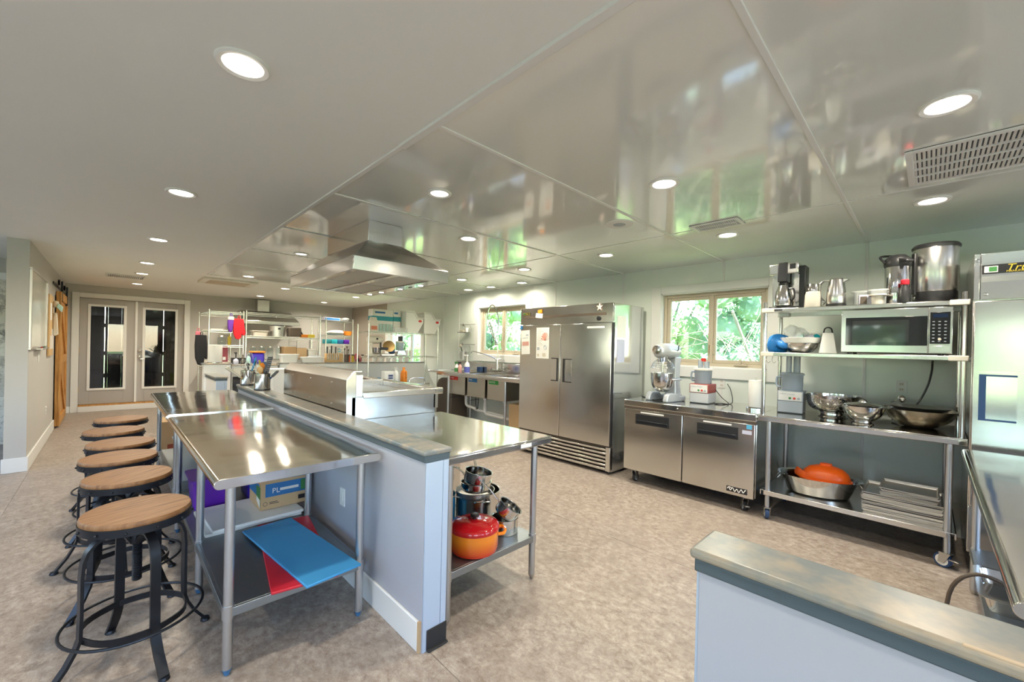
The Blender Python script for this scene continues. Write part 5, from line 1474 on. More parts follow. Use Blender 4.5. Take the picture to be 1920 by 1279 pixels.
o = slab('sponge', 'cream sponge on the upper rail dish', 'sponge', (4.995, 6.50, 1.795), .09, .12, .05, 0, CREAMCLOTH)
o = thing('tumbler', 'white tumbler hung on the upper rail', 'cup', (4.995, 6.38, 1.795)); MB().bowl([(.03, 0), (.036, .09)], .003, n=16).build('vessel', WHITEP, o)
o = thing('dish_brush', 'wooden dish brush standing in the rail bucket', 'brush', (5.0, 6.47, 1.28)); MB().tube([(0, 0, 0), (-.02, .03, .15), (-.03, .05, .22)], .010, 8).build('handle', BLACKP, o); MB().ball((-.035, .06, .25), .03, 12, 8).build('brush_head', CREAMCLOTH, o)
# bin and box under the sink
o = thing('waste_bin', 'dark brown bin with rounded lid left of the sink legs', 'bin', (4.78, 6.52, 0), -90)
MB().prism([(-.24, 0), (.24, 0), (.24, .80), (.18, .90), (-.10, .90), (-.20, .86), (-.24, .76)], -.20, .20, 'y').build('shell', BROWNP, o, .02, 3)
o = thing('cardboard_box', 'plain tan box standing under the sink end', 'box', (4.70, 4.49, 0)); MB().box(-.16, .16, -.18, .18, 0, .62).build('carton', CARD2, o, .003)
MB().box(-.165, .165, -.185, .185, .57, .61).build('lid_flap', CARD2, o, .002)

# ================================================================== FAR KITCHEN
CP = 1.1505
def wire_rack(label, x0, x1, y0, y1, zt, shelves, name='wire_rack', rz=0, foot=True):
    o = thing(name, label, 'rack', ((x0+x1)/2, (y0+y1)/2, 0), 0)
    a, b2 = (x1-x0)/2, (y1-y0)/2
    for sx in (-1, 1):
        for sy in (-1, 1):
            MB().cyl((sx*a, sy*b2, 0), (sx*a, sy*b2, zt), .0125, n=10).build('post', WIRE, o)
    for z in shelves:
        m = MB()
        for zz in (z-.004, z-.032):
            m.box(-a, a, -b2-.003, -b2+.003, zz-.003, zz+.003).box(-a, a, b2-.003, b2+.003, zz-.003, zz+.003)
            m.box(-a-.003, -a+.003, -b2, b2, zz-.003, zz+.003).box(a-.003, a+.003, -b2, b2, zz-.003, zz+.003)
        long_x = a >= b2
        n = int((2*a if long_x else 2*b2)/.028)
        for k in range(n):
            t = (k+.5)/n*2-1
            if long_x: m.box(t*a-.0018, t*a+.0018, -b2, b2, z-.004, z)
            else: m.box(-a, a, t*b2-.0018, t*b2+.0018, z-.004, z)
        # zigzag truss along the edges
        nn = max(4, int(2*a/.07))
        for s in (-1, 1):
            m.tube([(-a+2*a*i/nn, s*b2, z-.006 if i % 2 else z-.030) for i in range(nn+1)], .002, 4, False, False)
        m.build('wire_shelf', WIRE, o)
    return o
wire_rack('wire rack with oven mitts hanging at its end', 1.17, 1.66, 8.42, 9.50, 2.04, (2.01, 1.69, 1.44, 1.02, .3))
wire_rack('long wire rack standing in front of the wall hood', 1.70, 2.95, 8.42, 8.90, 2.06, (2.03, 1.615, 1.19))
wire_rack('narrow wire rack with blue packages in the back room', 3.47, 4.08, 9.55, 10.05, 2.09, (2.04, 1.71, 1.51, 1.2))
wire_rack('wide wire shelf holding the ingredient bins', 3.40, 4.92, 7.25, 7.72, 1.90, (1.76, 1.292, .35))

# hanging textiles
def mitt(name, label, loc, w, h, mat, cuff=None, rz=0, thumb=True, cat='oven mitt'):
    o = thing(name, label, cat, loc, rz)
    pts = [(-w*.5, 0), (-w*.55, -h*.35), (-w*.5, -h*.75), (-w*.28, -h*.97), (0, -h), (w*.2, -h*.9), (w*.26, -h*.72)]
    if thumb: pts += [(w*.36, -h*.8), (w*.55, -h*.78), (w*.6, -h*.62), (w*.5, -h*.42)]
    pts += [(w*.45, -h*.2), (w*.4, 0)]
    MB().prism(pts, -.022, .022, 'y').build('mitten', mat, o, .016, 3)
    if cuff: MB().prism([(-w*.53, h*.0), (-w*.53, -h*.22), (w*.46, -h*.22), (w*.43, 0)], -.026, .026, 'y').build('cuff', cuff, o, .01)
    MB().tube([(-.01, 0, -.01), (-.015, 0, .04), (.01, 0, .05), (.015, 0, -.01)], .005, 6).build('loop', mat, o)
    return o
mitt('oven_mitt', 'bright red quilted oven mitt hanging on the wire rack', (1.585, 8.385, 1.90), .16, .36, REDCLOTH, None, 5)
mitt('oven_mitt', 'purple glove with white cuff hanging on the wire rack', (1.47, 8.385, 1.93), .095, .27, PURCLOTH, CREAMCLOTH, 0, False)
mitt('oven_mitt', 'long black oven mitt hanging on the rack side', (1.07, 8.40, 1.60), .17, .50, BLACKCLOTH, None, 15)
mitt('oven_mitt', 'pink glove hanging above the black mitt', (1.03, 8.44, 1.66), .07, .20, PINKCLOTH, None, 0, False)
o = thing('apron', 'folded pink cloth hanging in the middle of the wire rack', 'cloth', (1.43, 8.80, 1.42))
MB().prism([(-.07, 0), (-.075, -.30), (.0, -.33), (.075, -.29), (.07, 0)], -.01, .01, 'y').build('cloth_panel', PINKCLOTH, o, .006)
# on rack A
o = thing('glass_jar', 'clear lidded jar on the third shelf of the mitt rack', 'jar', (1.38, 8.62, 1.4405)); MB().lathe([(.055, 0), (.06, .01), (.06, .12), (.045, .145)], n=18).build('jar', JARM, o); MB().lathe([(.048, .143), (.048, .165)], n=18).build('lid', STEEL_P, o)
o = thing('condiment_bottle', 'yellow squeeze bottle on the third shelf of the mitt rack', 'bottle', (1.48, 8.56, 1.4405)); MB().lathe([(.025, 0), (.027, .13), (.01, .16), (.006, .19)], n=14).build('bottle', YELLOW, o)
slab('baking_tray', 'pale tray lying on the second shelf of the mitt rack', 'tray', (1.41, 8.95, 1.6905), .40, .9, .025, 0, CREAMP)
tub('storage_tub', 'lime green crate at the foot of the mitt rack', 1.40, 9.0, .3005, .40, .5, .26, LIME)
slab('storage_case', 'pale case on the low shelf of the mitt rack', 'case', (1.41, 9.0, 1.0205), .40, .8, .12, 0, CREAMP)
# paper towel and soaps on the pony wall
o = thing('paper_towel_roll', 'tall paper towel roll standing on the far pony wall', 'paper towel', (1.215, 8.13, CP))
MB().lathe([(.10, 0), (.10, .012)], n=24).build('stand', STEEL_P, o); MB().lathe([(.095, .014), (.098, .02), (.098, .29), (.02, .292)], n=28).build('roll', PAPER, o); MB().box(.09, .13, -.09, -.085, .05, .1).build('loose_sheet', PAPER, o)
def soap(label, x, mat, capm, r=.03, h=.12, lab=None):
    return bottle('soap_bottle', label, (x, 8.13, CP), r, h, mat, capm, lab, False, True)
# dishwasher-like oven between the pony walls
ov = thing('wall_oven', 'white fronted drawer oven between the far half walls', 'oven', (1.785, 8.15, 0))
MB().box(-.345, .345, -.05, .5, 0, 1.10).build('cabinet', WPAINT, ov, .004)
MB().box(-.355, .355, -.09, .5, 1.10, 1.125).build('worktop', CAPM, ov, .005)
MB().box(-.33, .33, -.075, -.05, .94, 1.07).build('drawer', CREAMP, ov, .006)
MB().tube([(-.04, -.075, 1.02), (-.03, -.10, 1.02), (.06, -.10, 1.02), (.05, -.10, .99)], .006, 6).build('drawer_pull', STEEL_B, ov)
MB().box(-.33, .33, -.07, -.05, .66, .92).build('window', DGLASS, ov, .006)
MB().tube([(-.2, -.07, .88), (-.2, -.10, .88), (.2, -.10, .88), (.2, -.07, .88)], .008, 8).build('door_handle', STEEL_P, ov)
MB().box(-.335, .335, -.08, -.05, .60, .645).build('lower_trim', WPAINT, ov, .004)
OT = 1.1255
bottle('soap_bottle', 'white square soap bottle with black pump on the far counter', (1.50, 8.12, OT), .04, .10, LAVP, BLACKP, None, False, True)
bottle('sauce_bottle', 'slim dark sauce bottle on the far counter', (1.60, 8.12, OT), .02, .14, BROWNP, BLACKP)
bottle('soap_bottle', 'mint green lotion bottle on the far counter', (1.68, 8.12, OT), .035, .15, MINT, BLACKP)
slab('black_caddy', 'low black caddy behind the paper towel roll', 'caddy', (1.60, 8.42, OT), .22, .1, .10, 0, BLACKP)
# white bin stack in front of the pony wall gap
tub('storage_bin', 'white ribbed bin stacked before the far pony wall', 2.05, 7.6, .55, .38, .36, .52, WHITEP)
o = thing('bin_stand', 'low white cart under the ribbed bin', 'cart', (2.05, 7.6, 0)); MB().box(-.2, .2, -.18, .18, .10, .5495).build('cart_body', WPAINT, o, .01)
for sx in (-1, 1):
    for sy in (-1, 1): caster(o, sx*.15, sy*.13, .10, .04)
# things along the pony cap
tub('storage_tub', 'white tub on the long counter behind the utensils', 2.31, 8.13, CP, .30, .16, .15, WHITEP, 'tub')
o = thing('lidded_basket', 'orange lidded basket beside the white tub', 'basket', (1.86, 8.35, OT)); MB().box(-.1, .1, -.08, .08, 0, .19).build('basket', BLUEV, o, .03, 3); MB().box(-.11, .11, -.09, .09, .19, .22).build('lid', ORANGEP, o, .01)
slab('cardboard_box', 'open brown carton on the far counter', 'box', (2.43, 8.60, 1.1905), .22, .20, .24, 8, CARD, None, .003)
slab('cardboard_box', 'lighter brown carton beside the open one', 'box', (2.65, 8.60, 1.1905), .18, .18, .22, 0, CARD2, None, .003)
tub('storage_tub', 'white tub of grey parts on the pony cap', 2.70, 8.12, CP, .40, .15, .10, WHITEP, 'tub')
tub('storage_tub', 'white lidded tub behind the parts tub', 2.84, 8.60, 1.1905, .16, .16, .20, WHITEP, 'tub')
blob('metal_parts', 'grey fittings heaped in the white tub', 'parts', (2.72, 8.12, CP+.02), (.14, .05, .05), GREYP, 9, .5)
kb = thing('knife_block', 'wide pale wood knife block on the pony cap', 'knife block', (3.11, 8.13, CP))
MB().box(-.16, .16, -.05, .05, 0, .17).build('block', WOOD_L, kb, .006)
MB().box(.165, .18, -.05, .05, 0, .165).build('end_board', CREAMP, kb, .002)
for i, (x, h) in enumerate(((-.13, .13), (-.09, .10), (-.05, .15), (-.01, .09), (.03, .13), (.07, .10))):
    k = MB().box(x-.011, x+.011, -.02, -.004, .17, .17+h).build('knife_handle', STEEL_P if i % 2 else BLACKP, kb, .003)
    MB().box(x-.009, x+.009, -.056, -.051, .04, .165).build('blade', STEEL_P, kb)
o = thing('scissors', 'scissors with blue and white grips in the knife block', 'scissors', (3.225, 8.12, CP+.172)); MB().torus((0, 0, 0), .028, .008, 18, 6, Matrix.Translation((-.02, 0, .06)) @ Matrix.Rotation(R(90), 4, 'X')).build('grip', AQUA, o); MB().torus((0, 0, 0), .028, .008, 18, 6, Matrix.Translation((.03, 0, .07)) @ Matrix.Rotation(R(90), 4, 'X')).build('grip', WHITEP, o); MB().box(-.01, .01, -.003, .003, 0, .05).build('shank', STEEL_P, o)
o = thing('utensil_crock', 'dark crock with a wooden spoon behind the range backguard', 'utensil holder', (3.34, 8.10, CP)); MB().bowl([(.05, 0), (.052, .15)], .004, n=20).build('vessel', BROWNP, o)
for x, h in ((-.02, .26), (.01, .30), (.03, .24)): MB().tube([(x, 0, .02), (x*1.5, .01, h)], .007, 6).ball((x*1.5, .01, h), .018, 10, 6).build('spoon', BROWNP, o)
o = thing('figurine', 'small black figurine next to the tall crock', 'figurine', (3.58, 8.12, CP)); MB().ball((0, 0, .04), .035, 12, 8, 1, 1, 1.1).ball((0, -.01, .095), .022, 12, 8).build('figure', BLACKP, o)
for i in range(6):
    o = thing('deli_cup', ('first', 'second', 'third', 'fourth', 'fifth', 'last')[i]+' white cup along the pony cap under the wire shelf', 'cup', (3.95+.15*i, 8.13, CP), 0, 'white cups on the pony cap')
    MB().bowl([(.045, 0), (.056, .10)], .003, n=18).build('vessel', WHITEP, o)
# rack B goods
o = thing('stock_pot', 'grey lidded pot on the long wire rack', 'pot', (2.24, 8.62, 1.6155)); MB().bowl([(.12, 0), (.125, .2)], .004, n=28).build('vessel', ALU, o); MB().lathe([(.13, .2), (.12, .215), (.02, .23)], n=28).build('lid', BLACKM, o); MB().cyl((-.02, -.128, .15), (.02, -.128, .15), .016, n=10).build('handle', BLACKP, o)
o = thing('toaster', 'small dark toaster on the long wire rack', 'toaster', (2.53, 8.62, 1.6155), 0); MB().box(-.11, .11, -.09, .09, .01, .185).build('case', BROWNP, o, .02, 3); MB().box(-.08, .08, -.05, .05, .18, .19).build('slots', STEEL_B, o); MB().prism([(.11, .05), (.17, .02), (.17, .04), (.11, .15)], -.03, .03, 'y').build('lever', BLACKP, o)
slab('snack_box', 'orange snack carton on the long wire rack', 'box', (2.70, 8.60, 1.6155), .14, .08, .06, 5, ORANGEP)
slab('snack_box', 'yellow snack carton on the long wire rack', 'box', (2.84, 8.60, 1.6155), .12, .08, .065, -4, YELLOW)
tub('storage_tub', 'cream tub on the long wire rack by the mitts', 1.95, 8.62, 1.6155, .26, .2, .10, CREAMP, 'tub')
slab('napkin_stack', 'stack of folded napkins on the long wire rack', 'napkins', (1.93, 8.62, 1.74), .16, .12, .03, 0, PAPER); bpy.data.objects['napkin_stack'].location.z = 1.6155+.005+.0; bpy.data.objects['napkin_stack'].location.y = 8.78
for i in range(4):
    o = thing('glass_jar', ('first', 'second', 'third', 'fourth')[i]+' storage jar in the row under the long wire shelf', 'jar', (1.85+.14*i, 8.62, 1.1905), 0, 'jars on the rack'); MB().lathe([(.045, 0), (.05, .01), (.05, .20), (.035, .22)], n=16).build('jar', JARM, o); MB().lathe([(.038, .22), (.038, .24)], n=16).build('lid', STEEL_B, o)
# wall hood and worktop on the back wall
wh = thing('wall_hood', 'pale steel hood with duct on the far back wall', 'hood', (2.75, 11.75, 1.95))
MB().loft([[Vector((x, y, .0)) for x, y in ((-.62,-.3),(.75,-.3),(.75,.27),(-.62,.27))], [Vector((x, y, .08)) for x, y in ((-.62,-.3),(.75,-.3),(.75,.27),(-.62,.27))], [Vector((x, y, .33)) for x, y in ((-.5,.0),(.6,.0),(.6,.27),(-.5,.27))]]).build('canopy', STEEL_H, wh, .004)
MB().box(-.14, .12, .02, .27, .33, .62).build('duct', STEEL_H, wh, .003)
bc = thing('base_cabinet', 'pale cabinet run under the far hood', 'cabinet', (2.9, 11.7, 0)); MB().box(-1.3, 2.1, -.3, .3, 0, .88).build('body', WPAINT, bc, .004); MB().box(-1.33, 2.13, -.33, .31, .88, .92).build('worktop', STEEL_T, bc, .004)
for k in range(6): d = MB().box(-1.28+.56*k, -.74+.56*k, -.32, -.3, .08, .86).build('door', WPAINT, bc, .004); MB().cyl((-.78+.56*k, -.335, .6), (-.78+.56*k, -.335, .75), .006, n=8).build('handle', STEEL_P, d)
# speed rack with sheet pans seen between the racks
o = thing('speed_rack', 'open sheet pan rack standing behind the wire racks', 'rack', (3.12, 9.9, 0))
for sx in (-1, 1):
    for sy in (-1, 1): MB().box(sx*.22-.012, sx*.22+.012, sy*.28-.012, sy*.28+.012, 0, 1.68).build('upright', ALU, o)
for k in range(14):
    for sx in (-1, 1): MB().box(sx*.20-.02, sx*.20+.02, -.28, .28, .3+.095*k, .305+.095*k).build('runner', ALU, o)
# rack C goods
slab('box_package', 'flat blue and white package on top of the narrow rack', 'package', (3.62, 9.75, 2.0405), .36, .28, .07, 4, LAVP)
MB().box(-.17, .17, -.142, -.138, .01, .06).build('print', BLUEPR, bpy.data.objects['box_package'])
blob('plastic_bag', 'grey plastic bag on top of the narrow rack', 'bag', (3.95, 9.75, 2.0405), (.12, .12, .05), CLEARB, 21, .4)
blob('linen_bundle', 'bundle of white linens on the narrow rack', 'linens', (3.74, 9.78, 1.7105), (.22, .18, .06), PAPER, 23, .25)
o = thing('bread_basket', 'round orange basket at the edge of the narrow rack', 'basket', (4.0, 9.66, 1.7105)); MB().bowl([(.08, 0), (.10, .10)], .006, n=22).build('vessel', ORANGEP, o)
for i, (x, mt, l) in enumerate(((3.55, TEAL, 'teal package on the lower shelf of the narrow rack'), (3.69, AQUA, 'light blue package on the lower shelf of the narrow rack'), (3.83, BLUEPR, 'deep blue package on the lower shelf of the narrow rack'), (3.97, PURPLE, 'purple package on the lower shelf of the narrow rack'))):
    slab('napkin_package', l, 'package', (x, 9.72, 1.5105), .13, .2, .10, 0, mt, 'packages on the narrow rack')
# rack D goods
DT = 1.7605; DM = 1.2925
def ingredient_bin(label, x, y):
    o = thing('ingredient_bin', label, 'bin', (x, y, DT), 0, 'ingredient bins on the wire shelf')
    MB().prism([(-.20, 0), (.07, 0), (.20, .22), (.20, .30), (.05, .30), (-.03, .42), (-.20, .42)], -.14, .14, 'y').build('hopper', WHITEP, o, .012, 3)
    l = MB().prism([(-.21, .41), (-.21, .45), (-.01, .45), (.07, .325), (.215, .325), (.215, .30), (.05, .30), (-.03, .41)], -.148, .148, 'y').build('lid', WHITEP, o, .008)
    MB().lathe([(.04, 0), (.04, .004)], n=18, M=Matrix.Translation((.12, -.141, .25)) @ Matrix.Rotation(R(90), 4, 'X'), sy=.6).build('badge', REDPR, o)
    return o
ingredient_bin('nearer white slant-lid ingredient bin with red badge', 4.40, 7.46)
ingredient_bin('white slant-lid ingredient bin at the shelf end by the wall', 4.83, 7.48)
def carton(label, x, y, w, d, h, z):
    o = thing('cardboard_box', label, 'box', (x, y, z), 0)
    MB().box(-w/2, w/2, -d/2, d/2, 0, h).build('carton', PAPER, o, .003)
    MB().box(-w/2-.001, w/2+.001, -d/2-.001, d/2+.001, h*.5, h*.7).build('teal_band', TEAL, o)
    MB().box(-w*.4, w*.1, -d/2-.0015, -d/2, h*.82, h*.9).build('blue_word_bar', BLUEPR, o)
    return o
carton('white carton with teal band on top of the wire shelf', 3.80, 7.60, .42, .2, .44, DT)
carton('second teal banded carton beside the ingredient bins', 4.10, 7.60, .16, .2, .45, DT)
o = thing('milk_carton', 'gable topped carton at the corner of the wire shelf', 'carton', (3.52, 7.34, DT)); MB().box(-.065, .065, -.05, .05, 0, .2).prism([(-.05, .2), (.05, .2), (0, .27)], -.065, .065, 'x').build('carton', CREAMP, o, .003); MB().box(-.06, .06, -.052, -.05, .03, .10).build('red_print', base('brick_print', (.6,.2,.12), .7), o)
for i in range(4):
    o = thing('glass_tumbler', ('first', 'second', 'third', 'fourth')[i]+' clear tumbler in the row on the wire shelf', 'glass', (3.66+.075*i, 7.32, DT), 0, 'tumblers on the wire shelf'); MB().bowl([(.028, 0), (.034, .15)], .003, n=16).build('vessel', JARM, o)
slab('clear_case', 'clear blue tinted case behind the tumblers', 'case', (4.1, 7.38, DT), .28, .12, .10, 0, CLEARP)
o = thing('stand_mixer', 'cream tilt-head stand mixer on the wire shelf', 'mixer', (3.60, 7.5, DM), 0)
MB().box(-.10, .16, -.09, .09, 0, .03).build('base', CREAMP, o, .012); MB().box(-.10, -.02, -.05, .05, .03, .26).build('pedestal', CREAMP, o, .02, 3)
MB().lathe([(.02, -.14), (.06, -.12), (.075, -.02), (.07, .10), (.04, .17)], n=22, M=Matrix.Translation((.02, 0, .31)) @ Matrix.Rotation(R(90), 4, 'Y')).build('head', CREAMP, o)
MB().bowl([(.05, .03), (.09, .07), (.10, .16)], .003, c=(.08, 0, 0), n=24).build('bowl', STEEL_P, o)
MB().lathe([(.02, 0), (.02, .01)], n=12, M=Matrix.Translation((.05, -.075, .33)) @ Matrix.Rotation(R(90), 4, 'X')).build('hub_knob', BLACKP, o)
o = thing('meat_slicer', 'dark electric slicer with round blade on the wire shelf', 'slicer', (3.87, 7.42, DM), -20)
MB().box(-.13, .13, -.11, .11, .0, .05).build('base', STEEL_B, o, .012); MB().lathe([(.11, 0), (.115, .008), (.03, .016)], n=28, M=Matrix.Translation((.02, -.02, .19)) @ Matrix.Rotation(R(70), 4, 'X')).build('blade', BRASS, o)
MB().box(-.15, .0, -.08, .02, .12, .17).build('carriage', BLACKM, o, .01); MB().box(.02, .14, -.02, .10, .05, .24).build('motor', NAVY, o, .03, 3); MB().cyl((-.14, -.05, .17), (-.14, -.05, .26), .016, n=10).build('handle', BLACKP, o)
o = thing('food_processor', 'steel based food processor with black feed chute on the wire shelf', 'food processor', (4.15, 7.46, DM), 0)
MB().loft([rc(.10, .09, 0), rc(.10, .09, .05), rc(.075, .075, .12)]).build('motor_base', STEEL_H, o, .012, 3); MB().lathe([(.07, .12), (.075, .13), (.08, .27)], n=24).build('bowl', MATS['tinted_bowl'], o)
MB().lathe([(.085, .27), (.085, .29), (.07, .30)], n=24).build('lid', CREAMP, o); MB().box(-.03, .05, -.03, .03, .30, .40).build('feed_chute', BLACKP, o, .01); MB().tube([(.08, 0, .27), (.115, 0, .24), (.11, 0, .15), (.08, 0, .14)], .009, 8).build('handle', BLACKP, o)
for i in range(2): o = thing('paper_cup_stack', ('nearer', 'farther')[i]+' stack of white paper cups beside the food processor', 'cups', (4.30+.10*i, 7.45, DM), 0, 'cup stacks'); MB().bowl([(.035, 0), (.042, .12)], .003, n=16).build('cups', PAPER, o)
# pink bag, spice things between racks C and D
blob('plastic_bag', 'pink and white bag on the back rack corner', 'bag', (3.60, 8.14, CP+.0), (.07, .05, .09), PINKCLOTH, 31, .3)
bpy.data.objects['plastic_bag'].location = bpy.data.objects['plastic_bag'].location
for i, (x, mt, l) in enumerate(((3.42, ORANGE, 'orange spice tin on the pony cap'), (3.50, YELLOW, 'yellow spice tin on the pony cap'), (3.70, CREAMP, 'cream spice tin on the pony cap'))):
    o = thing('spice_tin', l, 'tin', (x, 8.165, CP), 0, 'spice tins'); MB().lathe([(.026, 0), (.026, .13)], n=16).build('tin', mt, o); MB().lathe([(.027, .13), (.027, .15)], n=16).build('lid', BLACKP, o)
# low steel counter before the pony wall with cleaning things
CT = .82
worktable('prep_table', 'small steel counter with cleaning bottles before the far pony wall', 3.28, 4.25, 6.50, 7.18, CT, .25, (6.56, 7.12), (3.34, 4.19), edge='square')
CTZ = CT+.0005
o = thing('hand_brush', 'blue hand brush on the small steel counter', 'brush', (3.40, 7.0, CTZ), 20); MB().tube([(-.12, 0, .03), (0, 0, .035), (.05, 0, .045)], .012, 8).build('handle', BROWNP, o); MB().box(.03, .14, -.03, .03, 0, .09).build('bristle_block', BLUEC, o, .01)
o = thing('bleach_tub', 'white wipes tub with dark printed label on the small counter', 'tub', (3.62, 6.92, CTZ), 0); MB().box(-.09, .09, -.07, .07, 0, .21).build('body', WHITEP, o, .012); MB().box(-.03, .075, -.0725, -.07, .06, .16).build('label', LAVP, o); MB().box(-.02, .065, -.0735, -.0724, .075, .10).box(-.02, .065, -.0735, -.0724, .115, .145).build('label_print', NAVY, o)
bottle('spray_bottle', 'white spray bottle with red print on the small counter', (3.80, 6.95, CTZ), .05, .24, WHITEP, WHITEP, None, True)
o = bottle('cleaner_jug', 'bright orange cleaner jug on the small counter', (3.98, 6.98, CTZ), .075, .25, ORANGEP, ORANGEP, None, False, False, .8, 'jug')
MB().tube([(.06, 0, .20), (.10, 0, .19), (.10, 0, .09), (.07, 0, .07)], .012, 8).build('handle', ORANGEP, o)
o = thing('grab_handle', 'bent chrome grab handle at the end of the small counter', 'handle', (4.05, 6.62, CTZ)); MB().tube([(-.16, 0, 0), (-.15, 0, .06), (-.10, 0, .09), (.10, 0, .09), (.15, 0, .06), (.16, 0, 0)], .013, 10).build('pipe', CHROME, o)

# ================================================================== LEFT WALL
wbd = thing('whiteboard', 'framed whiteboard hung on the cream stub wall', 'whiteboard', (-.657, 7.87, 1.82), 90)
MB().box(-.80, .80, -.012, -.002, -.45, .45).build('board', base('whiteboard_gloss', (.66,.66,.60), .12), wbd)
m = MB()
for a, b2, c, d2 in ((-.82, .82, .44, .465), (-.82, .82, -.465, -.44), (-.82, -.795, -.44, .44), (.795, .82, -.44, .44)): m.box(a, b2, -.022, 0, c, d2)
m.build('frame', ALU, wbd, .003)
MB().box(-.35, .35, -.07, -.01, -.47, -.455).build('pen_tray', ALU, wbd, .003)
for i, mt in enumerate((REDPR, BLACKP, GREENPR)):
    o = MB().cyl((0, -.06, 0), (0, .06, 0), .009, n=10).build('marker_pen', mt); place(o, (-.657+.045, 7.75+.15*i, 1.375), 3); tag(o, ('red', 'black', 'green')[i]+' marker pen on the whiteboard tray', 'marker')
cb = thing('cork_board', 'tan cork board with pinned notes beside the barn door', 'board', (-.652, 9.17, 1.68), 90)
MB().box(-.28, .28, -.02, 0, -.45, .45).build('cork', WOOD_L, cb, .004)
for x, z, w, h, mt in ((-.1, .2, .2, .25, PAPER), (.12, -.2, .16, .3, PAPER), (-.12, -.25, .18, .2, CREAMP)): MB().box(x-w/2, x+w/2, -.023, -.02, z-h/2, z+h/2).build('note', mt, cb)
o = thing('hat', 'pale cap hanging on the cork board edge', 'hat', (-.60, 9.30, 2.02), 0)
MB().lathe([(.001, .04), (.028, .03), (.036, -.02), (.034, -.06)], n=20, cap0=False, cap1=False).build('crown', CREAMCLOTH, o); MB().prism([(.01, -.06), (.06, -.13), (.075, -.05), (.03, 0)], -.06, .06, 'y').build('brim', MINT, o, .006)
o = thing('towel', 'cream towel hanging on the cork board edge', 'towel', (-.605, 9.32, 1.88), 0)
MB().prism([(-.02, 0), (-.025, -.34), (.0, -.36), (.035, -.33), (.02, 0)], -.025, .025, 'y').build('cloth', CREAMCLOTH, o, .012)
bd = thing('barn_door', 'honey pine sliding barn door on a black track', 'door', (-.632, 10.83, 0), 0)
for k in range(6):
    y0_ = -.72+.24*k
    MB().box(-.02, .015, y0_+.002, y0_+.238, .03, 2.27).build('plank', BARNM, bd, .004)
for a, b2, c, d2 in ((-.72, -.60, .03, 2.27), (.60, .72, .03, 2.27), (-.60, .60, .03, .17), (-.60, .60, 1.06, 1.20), (-.60, .60, 2.13, 2.27)): MB().box(.015, .04, a, b2, c, d2).build('rail', BARNM, bd, .004)
for s, z0_, z1_ in ((1, .17, 1.06), (1, 1.20, 2.13)):
    MB().bar([(.027, -.58, z1_-.02), (.027, .58, z0_+.02)], .022, .11, (1, 0, 0)).build('brace', BARNM, bd)
tr = MB().box(-.02, -.008, -1.3, 1.15, 2.335, 2.375).build('track', BLACKM, bd)
for y in (-.55, .55):
    w = MB().lathe([(.05, -.012), (.055, -.01), (.045, 0), (.055, .01), (.05, .012)], n=20, M=Matrix.Translation((-.0, y, 2.43)) @ Matrix.Rotation(R(90), 4, 'Y')).build('roller', BLACKM, bd)
    MB().box(.02, .046, y-.02, y+.02, 2.10, 2.45).build('strap', BLACKM, w, .002)

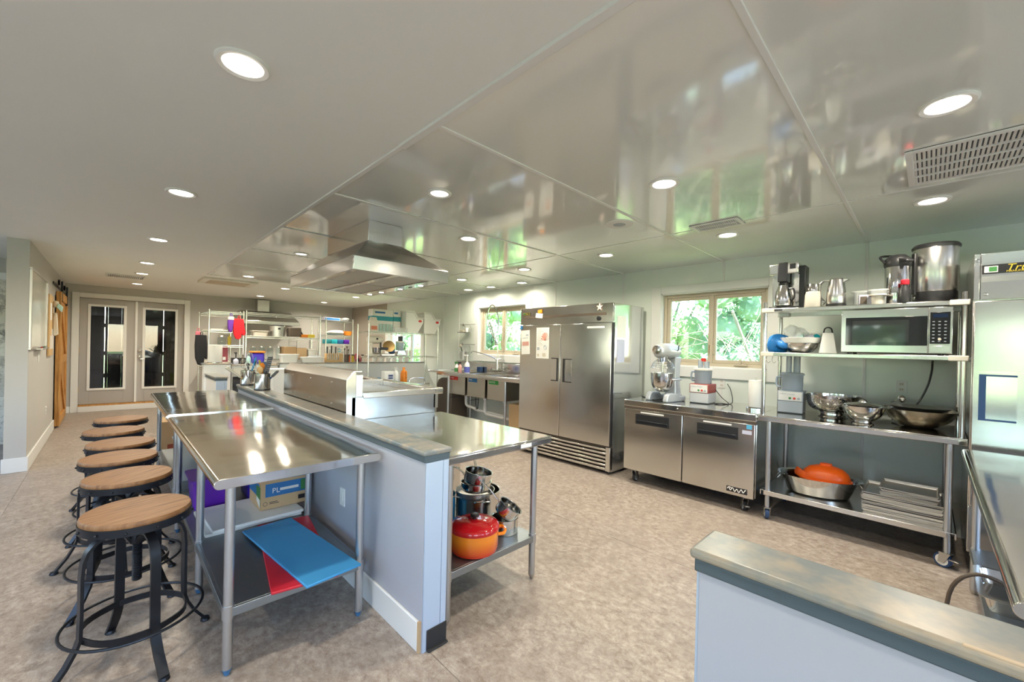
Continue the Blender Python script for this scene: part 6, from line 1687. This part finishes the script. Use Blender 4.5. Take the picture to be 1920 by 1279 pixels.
# ================================================================== OUTSIDE: trees and shrubs beyond the windows
def tree(label, x, y, h, rx, ry, n, mat, seed, base_z=.3, dead=False):
    rnd = random.Random(seed)
    o = thing('leafy_shrub', label, 'shrub', (x, y, -.35))
    tr_ = MB()
    for k in range(7):
        a = rnd.uniform(0, 2*PI); l = rnd.uniform(.5, .95)*h
        p1_ = Vector((math.cos(a)*rx*.25*rnd.random(), math.sin(a)*ry*.25*rnd.random(), l*.5)); p2_ = Vector((math.cos(a)*rx*.6, math.sin(a)*ry*.6, l))
        tr_.tube([(math.cos(a)*.06, math.sin(a)*.06, 0), p1_, p2_], .03, 6)
    if dead:
        for k in range(45):
            a = rnd.uniform(0, 2*PI); p0_ = Vector((-rx*rnd.uniform(.9, 1.2), rnd.uniform(-.9, .9)*ry, rnd.uniform(.3, 1.9)))
            tr_.tube([p0_, p0_+Vector((rnd.uniform(-.2, .1), rnd.uniform(-.5, .5), rnd.uniform(.0, .5))), p0_+Vector((rnd.uniform(-.3, .1), rnd.uniform(-.9, .9), rnd.uniform(.1, .9)))], .005, 4)
    tr_.build('stem', BARKM, o)
    cl = [(Vector((rnd.uniform(-.7, .7)*rx, rnd.uniform(-.75, .75)*ry, base_z+(h-base_z)*rnd.uniform(.12, .9))), rnd.uniform(.28, .5)*min(rx, ry)) for _ in range(26)]
    core = MB()
    for c, r_ in cl: core.ball(c, r_*.6, 8, 6)
    core.build('inner_foliage', mat, o)
    vs, fs = [], []
    for i in range(n):
        c, r_ = cl[rnd.randrange(len(cl))]
        d = Vector((rnd.gauss(0, 1), rnd.gauss(0, 1), rnd.gauss(0, 1))).normalized()
        p = c+d*r_*rnd.uniform(.7, 1.12)
        u = Vector((rnd.gauss(0, 1), rnd.gauss(0, 1), rnd.gauss(0, 1))).normalized()
        v = d.cross(u).normalized(); u = v.cross(d+u*.6).normalized()
        s = rnd.uniform(.035, .07)
        k = len(vs)
        vs += [p-u*s, p+v*s*.5, p+u*s, p-v*s*.5]; fs.append((k, k+1, k+2, k+3))
    me = bpy.data.meshes.new('foliage'); me.from_pydata([tuple(p) for p in vs], [], fs)
    f = link('foliage', me, mat, o); f['kind'] = 'stuff'
    return o
sh = [(9.6, 4.6, 4.6, 1.5, 1.5, LEAF1, 'leafy shrub filling the first casement pane'),
      (9.2, 2.15, 4.4, 1.3, 1.35, LEAF2, 'leafy shrub with dead twigs in the second casement pane'),
      (11.6, 3.6, 2.6, 1.4, 1.6, LEAF2, 'lower shrub showing sky above it through the casement'),
      (9.4, .0, 4.6, 1.4, 1.4, LEAF1, 'leafy shrub hidden behind the rack table window edge'),
      (9.5, 7.6, 4.6, 1.5, 1.6, LEAF2, 'leafy shrub between the two casement windows'),
      (9.5, 10.2, 4.8, 1.5, 1.5, LEAF1, 'bright shrub seen through the sink window'),
      (9.8, 12.6, 4.6, 1.5, 1.5, LEAF2, 'shrub at the far edge of the sink window view'),
      (10.2, 15.3, 4.6, 1.7, 1.7, LEAF1, 'shrub seen past the shelves through the far window'),
      (10.6, 18.2, 4.8, 1.8, 1.8, LEAF2, 'most distant shrub along the window wall')]
for i, (x, y, h, rx, ry, mt, lab) in enumerate(sh):
    tree(lab, x, y, h, rx, ry, 5200, mt, 40+i, .2, i == 1)
# past the added ground slab, met only by the side and rear windows
for i in range(7):
    tree('leafy shrub outside the side windows', -17.0-.6*(i % 2), -6+3.1*i, 4.2+.5*((i*5) % 3), 1.9, 1.9, 2600, (LEAF1, LEAF2)[i % 2], 80+i)['group'] = 'shrubs across the drive'
